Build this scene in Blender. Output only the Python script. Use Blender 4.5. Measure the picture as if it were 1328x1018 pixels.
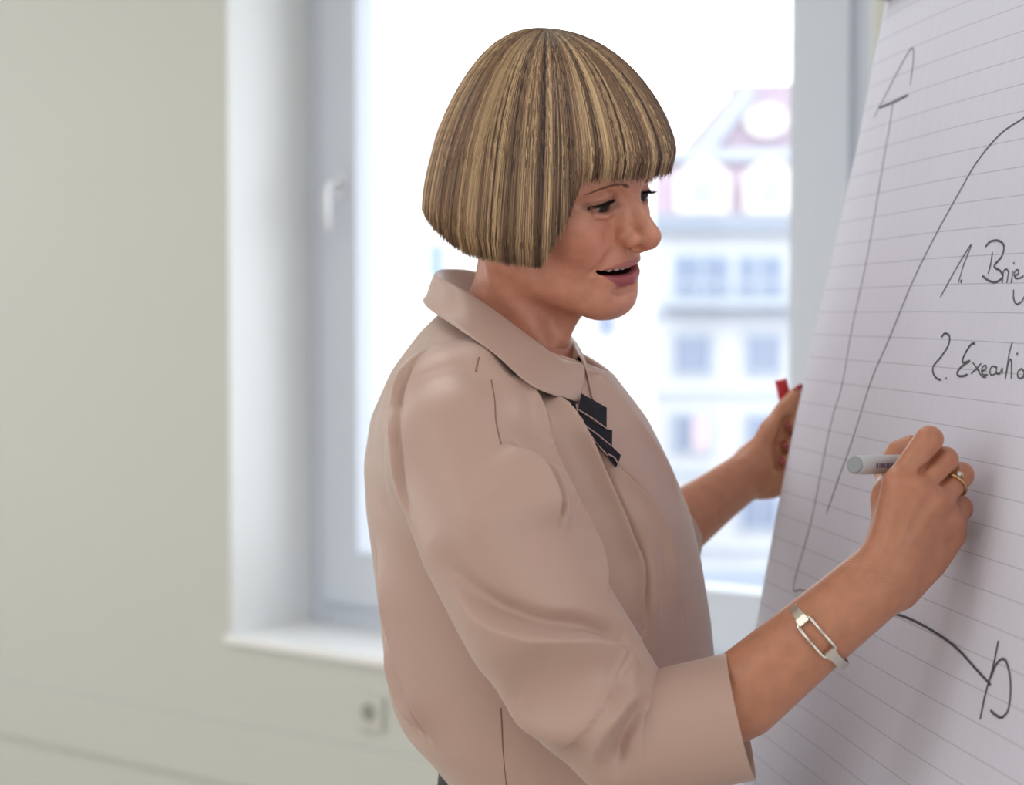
import bpy, bmesh, math, random
import numpy as np
from mathutils import Vector, Matrix
random.seed(7); np.random.seed(7)
for o in list(bpy.data.objects): bpy.data.objects.remove(o)
scene = bpy.context.scene
COL = scene.collection

# ------------------------------------------------------------------ camera
FPX, CXP, CYP = 2400.0, 664.0, 509.0            # focal length and centre in pixels of the 1328x1018 frame
CAMZ, PITCH = 1.60, math.radians(2.6)
cam_d = bpy.data.cameras.new('camera'); cam = bpy.data.objects.new('camera', cam_d); COL.objects.link(cam)
cam.location = (0, 0, CAMZ); cam.rotation_euler = (math.pi/2 - PITCH, 0, 0)
cam_d.sensor_width = 36.0; cam_d.lens = FPX/1328*36
cam_d.clip_start = .05; cam_d.clip_end = 500
cam_d.dof.use_dof = True; cam_d.dof.focus_distance = 1.50; cam_d.dof.aperture_fstop = 4.6
cam_d.dof.aperture_blades = 0
scene.camera = cam

# ------------------------------------------------------------------ world, sun, exposure
scene.view_settings.view_transform = 'Standard'; scene.view_settings.look = 'None'
scene.view_settings.gamma = 1.0; scene.view_settings.use_curve_mapping = False
scene.view_settings.exposure = 0.0
scene.cycles.use_denoising = True
world = bpy.data.worlds.new('overcast_sky'); scene.world = world; world.use_nodes = True
wn = world.node_tree.nodes; wn.clear()
wo = wn.new('ShaderNodeOutputWorld'); wb = wn.new('ShaderNodeBackground')
wb.inputs[0].default_value = (0.92, 0.955, 1.0, 1); wb.inputs[1].default_value = 3.2
world.node_tree.links.new(wb.outputs[0], wo.inputs[0])
sun_d = bpy.data.lights.new('sun', 'SUN'); sun = bpy.data.objects.new('sun', sun_d); COL.objects.link(sun)
sun_d.energy = 0.5; sun_d.angle = math.radians(3); sun_d.color = (1, .97, .93)
sun.rotation_euler = (math.radians(48), 0, math.radians(-20))

# the room is set square to its window wall: s along the wall, t outwards through it, z up
WS = Vector((.8, -.6, 0)); WT = Vector((.6, .8, 0)); WO = Vector((0, 4.1, 0))
def wp(s, t, z): return WO + WS*s + WT*t + Vector((0, 0, z))
WROT = math.atan2(-.6, .8)
def area(name, s, t, z, sx, sy, energy, col, aim):
    d = bpy.data.lights.new(name, 'AREA'); o = bpy.data.objects.new(name, d); COL.objects.link(o)
    d.shape = 'RECTANGLE'; d.size = sx; d.size_y = sy; d.energy = energy; d.color = col
    o.location = wp(s, t, z)
    o.rotation_euler = Vector(aim).to_track_quat('-Z', 'Y').to_euler()
    return o
# added fill lights along three unseen, windowless walls
area('added_fill_opposite', -1.0, -5.9, 1.75, 4.6, 2.2, 33, (.94, .97, 1), WT)
area('added_fill_left', -3.9, -2.6, 1.7, 3.6, 2.2, 34, (.94, .97, 1), WS)
area('added_fill_right', 4.4, -3.9, 1.6, 3.6, 2.2, 22, (.96, .98, 1), -WS)
# added lights under the ceiling, out of view, to brighten the room
CEIL = [(-2.2, -1.6), (.4, -1.6), (3.0, -1.6), (-2.2, -4.2), (.4, -4.2), (3.0, -4.2)]
for i, (s, t) in enumerate(CEIL):
    area('added_ceiling_light', s, t, 3.15, 1.2, .6, 8, (1, .99, .97), (0, 0, -1))

# ------------------------------------------------------------------ helpers
CP, SP = math.cos(PITCH), math.sin(PITCH)
def at(px, py, d):
    """world point seen at pixel (px, py), d metres down the lens axis"""
    u = (px - CXP)/FPX; v = (CYP - py)/FPX
    return Vector((u*d, d*(CP + v*SP), CAMZ + d*(v*CP - SP)))
def ray(px, py):
    return at(px, py, 1.0) - Vector((0, 0, CAMZ))

def new_mat(name, col, rough=.6, spec=.4, metal=0., bump=None, var=None, sss=None, sheen=0., coat=0., trans=0., emis=None):
    m = bpy.data.materials.new(name); m.use_nodes = True
    nt = m.node_tree; b = nt.nodes['Principled BSDF']
    b.inputs['Base Color'].default_value = (*col, 1)
    b.inputs['Roughness'].default_value = rough
    b.inputs['Specular IOR Level'].default_value = spec
    b.inputs['Metallic'].default_value = metal
    if sheen: b.inputs['Sheen Weight'].default_value = sheen
    if coat: b.inputs['Coat Weight'].default_value = coat
    if trans: b.inputs['Transmission Weight'].default_value = trans
    if sss:
        b.inputs['Subsurface Weight'].default_value = sss[0]
        b.inputs['Subsurface Radius'].default_value = sss[1]
        b.inputs['Subsurface Scale'].default_value = sss[2]
    tc = nt.nodes.new('ShaderNodeTexCoord')
    if var:      # (scale, amount): soft brightness mottling of the surface itself
        n = nt.nodes.new('ShaderNodeTexNoise'); n.inputs['Scale'].default_value = var[0]; n.inputs['Detail'].default_value = 4
        nt.links.new(tc.outputs['Object'], n.inputs['Vector'])
        r = nt.nodes.new('ShaderNodeMapRange'); r.inputs['To Min'].default_value = 1 - var[1]; r.inputs['To Max'].default_value = 1 + var[1]
        nt.links.new(n.outputs['Fac'], r.inputs['Value'])
        mx = nt.nodes.new('ShaderNodeVectorMath'); mx.operation = 'SCALE'; mx.inputs[0].default_value = col
        nt.links.new(r.outputs['Result'], mx.inputs['Scale']); nt.links.new(mx.outputs[0], b.inputs['Base Color'])
    if bump:     # (scale, strength, distance)
        n = nt.nodes.new('ShaderNodeTexNoise'); n.inputs['Scale'].default_value = bump[0]; n.inputs['Detail'].default_value = 5
        nt.links.new(tc.outputs['Object'], n.inputs['Vector'])
        bm_ = nt.nodes.new('ShaderNodeBump'); bm_.inputs['Strength'].default_value = bump[1]; bm_.inputs['Distance'].default_value = bump[2]
        nt.links.new(n.outputs['Fac'], bm_.inputs['Height']); nt.links.new(bm_.outputs[0], b.inputs['Normal'])
    return m

def srgb(r, g, b):
    f = lambda c: (c/255/12.92) if c/255 <= .04045 else ((c/255 + .055)/1.055)**2.4
    return (f(r), f(g), f(b))

def tag(o, label=None, cat=None, group=None, kind=None):
    if label: o['label'] = label
    if cat: o['category'] = cat
    if group: o['group'] = group
    if kind: o['kind'] = kind
    return o
def put(o, parent):
    COL.objects.link(o)
    if parent is not None:
        o.parent = parent
        root = Matrix.Identity(4); p = parent
        chain = []
        while p is not None: chain.append(p); p = p.parent
        m = Matrix.Identity(4)
        for q in reversed(chain): m = m @ q.matrix_parent_inverse @ q.matrix_basis
        o.matrix_parent_inverse = m.inverted()
    return o
def empty(name, loc=(0, 0, 0)):
    o = bpy.data.objects.new(name, None); COL.objects.link(o); o.location = loc; o.empty_display_size = .05
    return o
def mesh_obj(name, verts, faces, mat=None, parent=None, smooth=False):
    me = bpy.data.meshes.new(name)
    if isinstance(verts, np.ndarray): verts = verts.tolist()
    if isinstance(faces, np.ndarray): faces = faces.tolist()
    me.from_pydata([tuple(v) for v in verts], [], [tuple(f) for f in faces]); me.update()
    if smooth: me.shade_smooth()
    if mat: me.materials.append(mat)
    return put(bpy.data.objects.new(name, me), parent)
def bm_obj(name, bm, mat=None, parent=None, smooth=False, fix=True):
    if fix: bmesh.ops.recalc_face_normals(bm, faces=bm.faces)
    me = bpy.data.meshes.new(name); bm.to_mesh(me); bm.free()
    if smooth: me.shade_smooth()
    if mat: me.materials.append(mat)
    return put(bpy.data.objects.new(name, me), parent)
def box_into(bm, f, a0, a1, b0, b1, c0, c1, bevel=0.):
    """box in any frame f(a,b,c) -> world"""
    vs = [bm.verts.new(f(a, b, c)) for c in (c0, c1) for b in (b0, b1) for a in (a0, a1)]
    fs = [bm.faces.new([vs[i] for i in q]) for q in ((0,1,3,2), (4,6,7,5), (0,4,5,1), (2,3,7,6), (0,2,6,4), (1,5,7,3))]
    if bevel:
        es = {e for q in fs for e in q.edges}
        bmesh.ops.bevel(bm, geom=list(es), offset=bevel, segments=2, profile=.7, affect='EDGES', clamp_overlap=True)
def box(name, f, a0, a1, b0, b1, c0, c1, mat, parent=None, bevel=0.):
    bm = bmesh.new(); box_into(bm, f, a0, a1, b0, b1, c0, c1, bevel)
    return bm_obj(name, bm, mat, parent)
def catmull(pts, n):
    P = [np.array(p, float) for p in pts]; P = [2*P[0]-P[1]] + P + [2*P[-1]-P[-2]]
    out = []
    for i in range(1, len(P)-2):
        for k in range(n):
            t = k/n; a, b, c, d = P[i-1], P[i], P[i+1], P[i+2]
            out.append(.5*((2*b) + (c-a)*t + (2*a-5*b+4*c-d)*t*t + (3*b-a-3*c+d)*t**3))
    out.append(P[-2]); return np.array(out)
def tube_arrays(pts, radii, seg=8, cap=True, flat=1.0, up=None):
    """swept tube along pts; flat squashes the section along the second frame axis"""
    pts = np.asarray(pts, float); n = len(pts); radii = np.broadcast_to(np.asarray(radii, float), (n,))
    T = np.gradient(pts, axis=0); T /= np.linalg.norm(T, axis=1)[:, None] + 1e-12
    ref = np.array(up if up is not None else ((0, 0, 1) if abs(T[0][2]) < .9 else (1, 0, 0)), float)
    N = []; cur = ref - T[0]*ref.dot(T[0]); cur /= np.linalg.norm(cur)
    for t in T:
        if up is not None: cur = np.array(up, float)
        cur = cur - t*cur.dot(t); cur /= np.linalg.norm(cur) + 1e-12; N.append(cur)
    N = np.array(N); B = np.cross(T, N)
    a = np.linspace(0, 2*np.pi, seg, endpoint=False)
    V = pts[:, None] + radii[:, None, None]*(np.cos(a)[None, :, None]*B[:, None]+ flat*np.sin(a)[None, :, None]*N[:, None])
    V = V.reshape(-1, 3); F = []
    for i in range(n-1):
        for j in range(seg):
            k = (j+1) % seg; F.append((i*seg+j, i*seg+k, (i+1)*seg+k, (i+1)*seg+j))
    if cap: F.append(tuple(range(seg))[::-1]); F.append(tuple((n-1)*seg + j for j in range(seg)))
    return V, F
def tube(name, pts, radii, mat, parent=None, seg=8, flat=1.0, up=None, smooth=True):
    V, F = tube_arrays(pts, radii, seg, True, flat, up)
    return mesh_obj(name, V, F, mat, parent, smooth)
# ------------------------------------------------------------------ room shell
M_wall = new_mat('cream_wall_paint', srgb(206, 208, 203), .85, .2, bump=(60, .08, .002), var=(1.5, .015))
M_wall2 = new_mat('room_wall_paint', srgb(226, 226, 222), .9, .2, var=(1.2, .015))
M_ceil = new_mat('ceiling_paint', srgb(238, 237, 232), .9, .2)
M_floor = new_mat('oak_floor', srgb(204, 194, 180), .45, .4, var=(5, .15), bump=(40, .1, .002))
M_white = new_mat('white_lacquer', srgb(240, 242, 244), .35, .45)
M_grey = new_mat('grey_window_paint', srgb(212, 218, 230), .4, .4)
M_sill = new_mat('white_sill_board', srgb(244, 245, 246), .3, .5)
M_ext = new_mat('pale_render_outside', srgb(240, 238, 232), .9, .2)
M_duct = new_mat('cream_plastic', srgb(206, 207, 200), .5, .35)
M_hole = new_mat('dark_grey_plastic', srgb(150, 150, 143), .5, .3)
M_chrome = new_mat('brushed_handle_metal', srgb(225, 226, 230), .35, .5, metal=.55)
def glass_mat():
    m = bpy.data.materials.new('window_glass'); m.use_nodes = True; nt = m.node_tree; nt.nodes.clear()
    o = nt.nodes.new('ShaderNodeOutputMaterial'); mix = nt.nodes.new('ShaderNodeMixShader')
    tr = nt.nodes.new('ShaderNodeBsdfTransparent'); gl = nt.nodes.new('ShaderNodeBsdfGlossy'); fr = nt.nodes.new('ShaderNodeFresnel')
    tr.inputs[0].default_value = (.97, .98, .98, 1); gl.inputs['Roughness'].default_value = .01; fr.inputs['IOR'].default_value = 1.45
    ge = nt.nodes.new('ShaderNodeNewGeometry'); iv = nt.nodes.new('ShaderNodeMath'); iv.operation = 'SUBTRACT'; iv.inputs[0].default_value = 1
    mu = nt.nodes.new('ShaderNodeMath'); mu.operation = 'MULTIPLY'; nt.links.new(ge.outputs['Backfacing'], iv.inputs[1])      # count the reflection once, at the face met from outside
    nt.links.new(fr.outputs[0], mu.inputs[0]); nt.links.new(iv.outputs[0], mu.inputs[1]); nt.links.new(mu.outputs[0], mix.inputs[0]); nt.links.new(tr.outputs[0], mix.inputs[1]); nt.links.new(gl.outputs[0], mix.inputs[2])
    nt.links.new(mix.outputs[0], o.inputs[0]); return m
M_glass = glass_mat()

S0, S1, T0, H = -4.0, 4.5, -6.0, 3.2          # the room
OL, OR, OB, OT = -.886, .868, .775, 2.72        # the window opening in its wall
TW = .62                                       # wall thickness
def st(name, o): o['kind'] = 'structure'; return o
# window wall: four blocks around the opening, one object
bm = bmesh.new()
for (a, b, c, d) in ((S0, OL, 0, H), (OR, S1, 0, H), (OL, OR, 0, OB), (OL, OR, OT, H)):
    box_into(bm, wp, a, b, 0, TW, c, d)
st('', bm_obj('wall_window', bm, M_wall))
st('', box('wall_left', wp, S0-.2, S0, T0, TW, 0, H, M_wall2))
st('', box('wall_right', wp, S1, S1+.2, T0, TW, 0, H, M_wall2))
st('', box('wall_opposite', wp, S0-.2, S1+.2, T0-.2, T0, 0, H, M_wall2))
st('', box('floor', wp, S0-.2, S1+.2, T0-.2, TW, -.2, 0, M_floor))
st('', box('ceiling', wp, S0-.2, S1+.2, T0-.2, TW, H, H+.2, M_ceil))
# unseen panels modelled around the added ceiling lights
M_panel = new_mat('added_lamp_diffuser', (.9, .9, .9), .5)
M_panel.node_tree.nodes['Principled BSDF'].inputs['Emission Color'].default_value = (1, .97, .92, 1)
M_panel.node_tree.nodes['Principled BSDF'].inputs['Emission Strength'].default_value = 1.2
for i, (s, t) in enumerate(CEIL):
    e = empty('added_ceiling_lamp', wp(s, t, H))
    tag(e, 'added unseen ceiling lamp panel in the row by the %s wall, %s' % (('window', 'opposite')[i//3], ('left end', 'middle', 'right end')[i % 3]), 'lamp', 'added ceiling lamp panels')
    box('lamp_frame', wp, s-.63, s+.63, t-.33, t+.33, H-.03, H, M_white, e)
    box('diffuser', wp, s-.6, s+.6, t-.3, t+.3, H-.034, H-.0302, M_panel, e)

# white linings of the reveal
st('', box('trim_3', wp, OL, OL+.004, 0.001, .289, OB+.004, OT, M_white))
st('', box('trim_4', wp, OR-.004, OR, 0.001, .289, OB+.004, OT, M_white))
# ------------------------------------------------------------------ window
FT = .29                                       # frame set this deep behind the inner wall face
win = empty('window_1', wp(0, FT, OB)); win['kind'] = 'structure'
win['label'] = 'tall white casement window with deep reveal and lever handle'
def ring(name, s0, s1, z0, z1, wl, wr, wb_, wt_, t0, t1, mat, parent):
    bm = bmesh.new()
    box_into(bm, wp, s0, s0+wl, t0, t1, z0, z1, .006); box_into(bm, wp, s1-wr, s1, t0, t1, z0, z1, .006)
    box_into(bm, wp, s0+wl-.004, s1-wr+.004, t0, t1, z0, z0+wb_, .006); box_into(bm, wp, s0+wl-.004, s1-wr+.004, t0, t1, z1-wt_, z1, .006)
    return bm_obj(name, bm, mat, parent)
ring('window_frame', OL, OR, OB+.0, OT, .085, .20, .075, .08, FT, FT+.09, M_grey, win)
sash = ring('sash', OL+.07, OR-.185, OB+.06, OT-.07, .118, .14, .14, .1, FT-.022, FT+.06, M_grey, win)
box('window_pane', wp, OL+.17, OR-.31, FT+.02, FT+.026, OB+.18, OT-.16, M_glass, win)
# lever handle on the left stile, pointing down
hs, hz = OL + .140, 1.915
hd = box('window_handle', wp, hs-.014, hs+.014, FT-.034, FT-.021, hz-.036, hz+.036, M_chrome, win, .005)
V, F = tube_arrays([wp(hs, FT-.03, hz), wp(hs, FT-.072, hz), wp(hs, FT-.08, hz-.012), wp(hs, FT-.082, hz-.06), wp(hs, FT-.08, hz-.125)],
                   [.0095, .0095, .0105, .0105, .0095], 10)
mesh_obj('lever', V, F, M_chrome, hd, True)
# inner sill board: on the wall, nosing a little into the room
sl = box('window_sill', wp, OL-.012, OR+.02, -.014, FT-.001, OB-.018, OB+.004, M_sill, None, .006); sl['kind'] = 'structure'
# pale reveal of the outer wall
st('', box('trim_1', wp, OL+.001, OL+.03, FT+.09, TW+.13, OB-.05, OT, M_ext))
st('', box('trim_2', wp, OL+.03, OR, FT+.09, TW+.09, OB-.05, OB+.02, M_ext))

# cable duct under the window and its socket
d0 = box('cable_duct', wp, -2.9, 2.4, -.012, -.0005, .40, .555, M_wall, None, .004)
tag(d0, 'long cream cable duct running along the wall below the window', 'cable duct')
so = empty('wall_socket', wp(-.415, 0, .645))
tag(so, 'round socket in a square cream plate on the wall below the window', 'socket')
box('cover_plate', wp, -.455, -.375, -.012, -.0003, .605, .685, M_duct, so, .004)
def disc_wall(name, s, z, r0, t0, t1, mat, parent):
    bm = bmesh.new(); n = 24
    a = [bm.verts.new(wp(s+r0*math.cos(k*2*math.pi/n), t0, z+r0*math.sin(k*2*math.pi/n))) for k in range(n)]
    b = [bm.verts.new(wp(s+r0*math.cos(k*2*math.pi/n), t1, z+r0*math.sin(k*2*math.pi/n))) for k in range(n)]
    bm.faces.new(a); bm.faces.new(b[::-1])
    for k in range(n): bm.faces.new((a[k], a[(k+1) % n], b[(k+1) % n], b[k]))
    return bm_obj(name, bm, mat, parent)
disc_wall('socket_well', -.415, .645, .021, -.0135, -.0121, M_hole, so)
# ------------------------------------------------------------------ street and buildings across it
M_fac = new_mat('white_render', srgb(202, 204, 210), .9, .2)
M_fac2 = new_mat('cream_render', srgb(221, 218, 214), .9, .2)
M_roof = new_mat('hazy_mauve_roof_tiles', srgb(170, 155, 168), .8, .2, var=(2, .1))  # lightened so that distance haze sits in the colour
M_roof2 = new_mat('hazy_grey_roof_sheet', srgb(150, 158, 172), .7, .3)  # paled to put haze into the colour
M_band = new_mat('pale_cornice', srgb(176, 184, 196), .8, .2)
M_dark = new_mat('hazy_window_glass', srgb(132, 142, 166), .15, .5)  # pane colour lightened to carry haze
M_blue = new_mat('balcony_glass', srgb(138, 157, 180), .3, .4)
M_street = new_mat('asphalt', srgb(154, 154, 157), .9, .2)
M_cur = new_mat('pink_curtain', srgb(221, 196, 202), .8, .2)
GZ = -12.5
o = mesh_obj('street_ground', [(-200, 8, GZ), (200, 8, GZ), (200, 260, GZ), (-200, 260, GZ)], [(0, 1, 2, 3)], M_street); o['kind'] = 'structure'
D1 = 70.0                                      # plane of the facade across the street
def bx(px, d=D1): return (px-CXP)/FPX*d
def bz(py, d=D1): return CAMZ + (400-py)/FPX*d
def W(x, y, z): return Vector((x, y, z))
def win_at(parent, px, py, w, h, d, curtain=False, pane_mat=None, arch=False, name='window'):
    x, z = bx(px, d), bz(py, d); hw, hh = w/FPX*d/2, h/FPX*d/2
    f = box(name, W, x-hw, x+hw, d-.14, d+.2, z-hh, z+hh, M_band, parent)
    t = .12*2*hw
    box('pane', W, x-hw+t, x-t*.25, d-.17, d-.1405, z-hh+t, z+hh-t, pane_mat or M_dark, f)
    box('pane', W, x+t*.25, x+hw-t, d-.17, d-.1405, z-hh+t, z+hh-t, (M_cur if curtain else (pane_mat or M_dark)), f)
    return f
# --- the right-hand house: mansard roof, dormers, balconies
b1 = empty('apartment_house', (bx(935), D1, GZ))
tag(b1, 'white apartment house with mauve mansard roof and arched dormers across the street', 'building')
box('facade', W, bx(842), bx(1300), D1, D1+12, GZ, bz(288), M_fac, b1)
for (px, py, w, h, c) in ((898, 459, 54, 56, 0), (990, 459, 50, 56, 0), (898, 562, 54, 56, 1), (990, 562, 50, 56, 0), (898, 664, 54, 54, 0),
                          (986, 664, 58, 54, 0), (898, 766, 54, 54, 0), (990, 766, 54, 54, 0), (898, 870, 54, 54, 0), (990, 870, 54, 54, 0)):
    win_at(b1, px, py, w, h, D1, bool(c))
for px in (1082, 1174, 1266):
    for py in (459, 562, 664, 766, 870): win_at(b1, px, py, 52, 56, D1)
for (py) in (408, 512, 614, 716, 818):         # string courses between the floors
    box('string_course', W, bx(846), bx(1300), D1-.12, D1-.0005, bz(py+4), bz(py-4), M_band, b1)
# balcony floor with glass doors
for (a, b) in ((874, 908), (912, 946), (956, 982), (986, 1014), (1040, 1074), (1078, 1112), (1140, 1174), (1178, 1212)):
    f = box('balcony_door', W, bx(a), bx(b), D1-.05, D1-.0005, bz(384), bz(332), M_blue, b1)
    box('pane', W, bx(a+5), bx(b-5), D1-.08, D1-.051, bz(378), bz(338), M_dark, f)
box('balcony_slab', W, bx(860), bx(1300), D1-1.1, D1-.0005, bz(398), bz(390), M_band, b1)
for k in range(31):
    x = bx(862 + k*14)
    box('baluster', W, x-.03, x+.03, D1-1.06, D1-1.0, bz(390), bz(366), M_band, b1)
box('balcony_rail', W, bx(860), bx(1300), D1-1.08, D1-.98, bz(368), bz(364), M_band, b1)
# eaves band, mansard, upper roof with gable
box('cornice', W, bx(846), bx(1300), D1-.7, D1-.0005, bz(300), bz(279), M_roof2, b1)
def prism(name, prof, x0, x1, mat, parent):
    n = len(prof); V = [(x0, y, z) for (y, z) in prof] + [(x1, y, z) for (y, z) in prof]
    F = [tuple(range(n))[::-1], tuple(range(n, 2*n))] + [(i, (i+1) % n, n+(i+1) % n, n+i) for i in range(n)]
    bm = bmesh.new(); vs = [bm.verts.new(v) for v in V]
    for q in F: bm.faces.new([vs[i] for i in q])
    return bm_obj(name, bm, mat, parent)
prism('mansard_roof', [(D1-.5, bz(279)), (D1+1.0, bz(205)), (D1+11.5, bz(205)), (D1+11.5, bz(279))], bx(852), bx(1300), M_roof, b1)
box('eaves_band', W, bx(850), bx(1300), D1+.55, D1+1.1, bz(208), bz(193), M_band, b1)
def dormer(px, py, w, h, name='dormer'):
    x, z0 = bx(px), bz(py + h/2); hw, hh = w/FPX*D1/2, h/FPX*D1
    pts = [(x-hw, z0), (x+hw, z0)] + [(x+hw*math.cos(a), z0+hh*.62+hh*.38*math.sin(a)) for a in np.linspace(0, math.pi, 11)]
    n = len(pts); bm = bmesh.new()
    A = [bm.verts.new((p[0], D1-.75, p[1])) for p in pts]; B = [bm.verts.new((p[0], D1+2.0, p[1])) for p in pts]
    bm.faces.new(A); bm.faces.new(B[::-1])
    for i in range(n): bm.faces.new((A[i], A[(i+1) % n], B[(i+1) % n], B[i]))
    d = bm_obj(name, bm, M_fac2, b1)
    box('pane', W, x-hw*.5, x+hw*.5, D1-.80, D1-.751, z0+hh*.15, z0+hh*.68, M_band, d)
dormer(908, 245, 66, 66); dormer(994, 245, 62, 66); dormer(1080, 245, 62, 66); dormer(1166, 245, 62, 66); dormer(1252, 245, 62, 66)
# tall gable roof behind, falling to the left
gx = [(868, 205), (898, 180), (962, 104), (1300, 104), (1300, 205)]
bm = bmesh.new()
A = [bm.verts.new((bx(px), D1+1.2, bz(py))) for px, py in gx]; B = [bm.verts.new((bx(px), D1+9, bz(py))) for px, py in gx]
bm.faces.new(A); bm.faces.new(B[::-1])
for i in range(5): bm.faces.new((A[i], A[(i+1) % 5], B[(i+1) % 5], B[i]))
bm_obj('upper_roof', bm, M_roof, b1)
bm = bmesh.new()                                # pale verge board along the slope
vg = [(890, 205), (968, 110), (985, 118), (918, 205)]
A = [bm.verts.new((bx(px), D1+.9, bz(py))) for px, py in vg]; B = [bm.verts.new((bx(px), D1+1.19, bz(py))) for px, py in vg]
bm.faces.new(A); bm.faces.new(B[::-1])
for i in range(4): bm.faces.new((A[i], A[(i+1) % 4], B[(i+1) % 4], B[i]))
bm_obj('verge_board', bm, M_band, b1)
bm = bmesh.new(); n = 20
A = [bm.verts.new((bx(996+27*math.cos(a)), D1+.8, bz(155-20*math.sin(a)))) for a in np.linspace(0, 2*math.pi, n, endpoint=False)]
B = [bm.verts.new((v.co.x, D1+1.25, v.co.z)) for v in A]
bm.faces.new(A); bm.faces.new(B[::-1])
for i in range(n): bm.faces.new((A[i], A[(i+1) % n], B[(i+1) % n], B[i]))
bm_obj('oval_skylight', bm, M_fac2, b1)
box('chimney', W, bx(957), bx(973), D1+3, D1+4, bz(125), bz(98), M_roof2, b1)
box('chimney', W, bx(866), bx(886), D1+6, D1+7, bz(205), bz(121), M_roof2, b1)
# --- the left-hand house, nearer and overexposed white
D2 = 52.0
b2 = empty('corner_house', (bx(700, D2), D2, GZ))
tag(b2, 'plain white corner house with a low mauve roof seen left of the woman', 'building')
box('facade', W, bx(440, D2), bx(846, D2), D2, D2+10, GZ, bz(216, D2), M_fac2, b2)
prism('roof', [(D2-.3, bz(216, D2)), (D2+2.5, bz(146, D2)), (D2+7, bz(146, D2)), (D2+10, bz(216, D2))], bx(440, D2), bx(640, D2), M_roof, b2)
for (px, py, w, h) in ((566, 338, 22, 46), (786, 420, 26, 30), (640, 338, 22, 46), (566, 470, 22, 46), (566, 600, 22, 46)):
    win_at(b2, px, py, w, h, D2, False, M_blue if px < 600 else None)
# --- made-up low block whose grey band stands for a shadow gap
D3 = 40.0
b3 = empty('gap_block', (bx(950, D3), D3, GZ))
tag(b3, 'made-up low block, its grey band standing for the shadow gap below the window glass', 'building')
box('facade', W, bx(800, D3), bx(1200, D3), D3, D3+.3, GZ, bz(770, D3), M_fac2, b3)
box('shadow_gap_band', W, bx(800, D3), bx(1200, D3), D3-.2, D3+.3, bz(769.5, D3), bz(738, D3), M_roof2, b3)
# ------------------------------------------------------------------ flipchart
# sheet plane: x = .61 - .152 y + .2 (z - CAMZ); e1 runs along the ruled lines towards the viewer, e2 up the sheet
PN = Vector((1, .152, -.2)).normalized()        # out of the back of the sheet
E1 = Vector((.152, -1, 0)).normalized(); E2 = E1.cross(PN); E2 = E2 if E2.z > 0 else -E2
def on_sheet(px, py):
    d = ray(px, py); C0 = Vector((0, 0, CAMZ))
    lam = (.61 - (C0.x + .152*C0.y))/(d.x + .152*d.y - .2*d.z)
    return C0 + d*lam
PO = on_sheet(1058, 408)                        # a point on the sheet's far edge
def sh(a, b, c=0.): return PO + E1*a + E2*b + PN*c
def sheet_ab(p): q = p - PO; return q.dot(E1), q.dot(E2)
PW, PB, PT = .70, -.62, .34                     # width, bottom and top of the sheet
def sheet_c(a, b):
    """how the loose sheet bellies off the board: far edge curls back, slight waves"""
    c = .008*math.exp(-a/.035)*(.35 + .65*max(0, min(1, (b+.1)/.45)))
    c += .0016*math.sin(a*14+b*5) + .0012*math.sin(b*11 - a*6)
    return c
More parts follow.
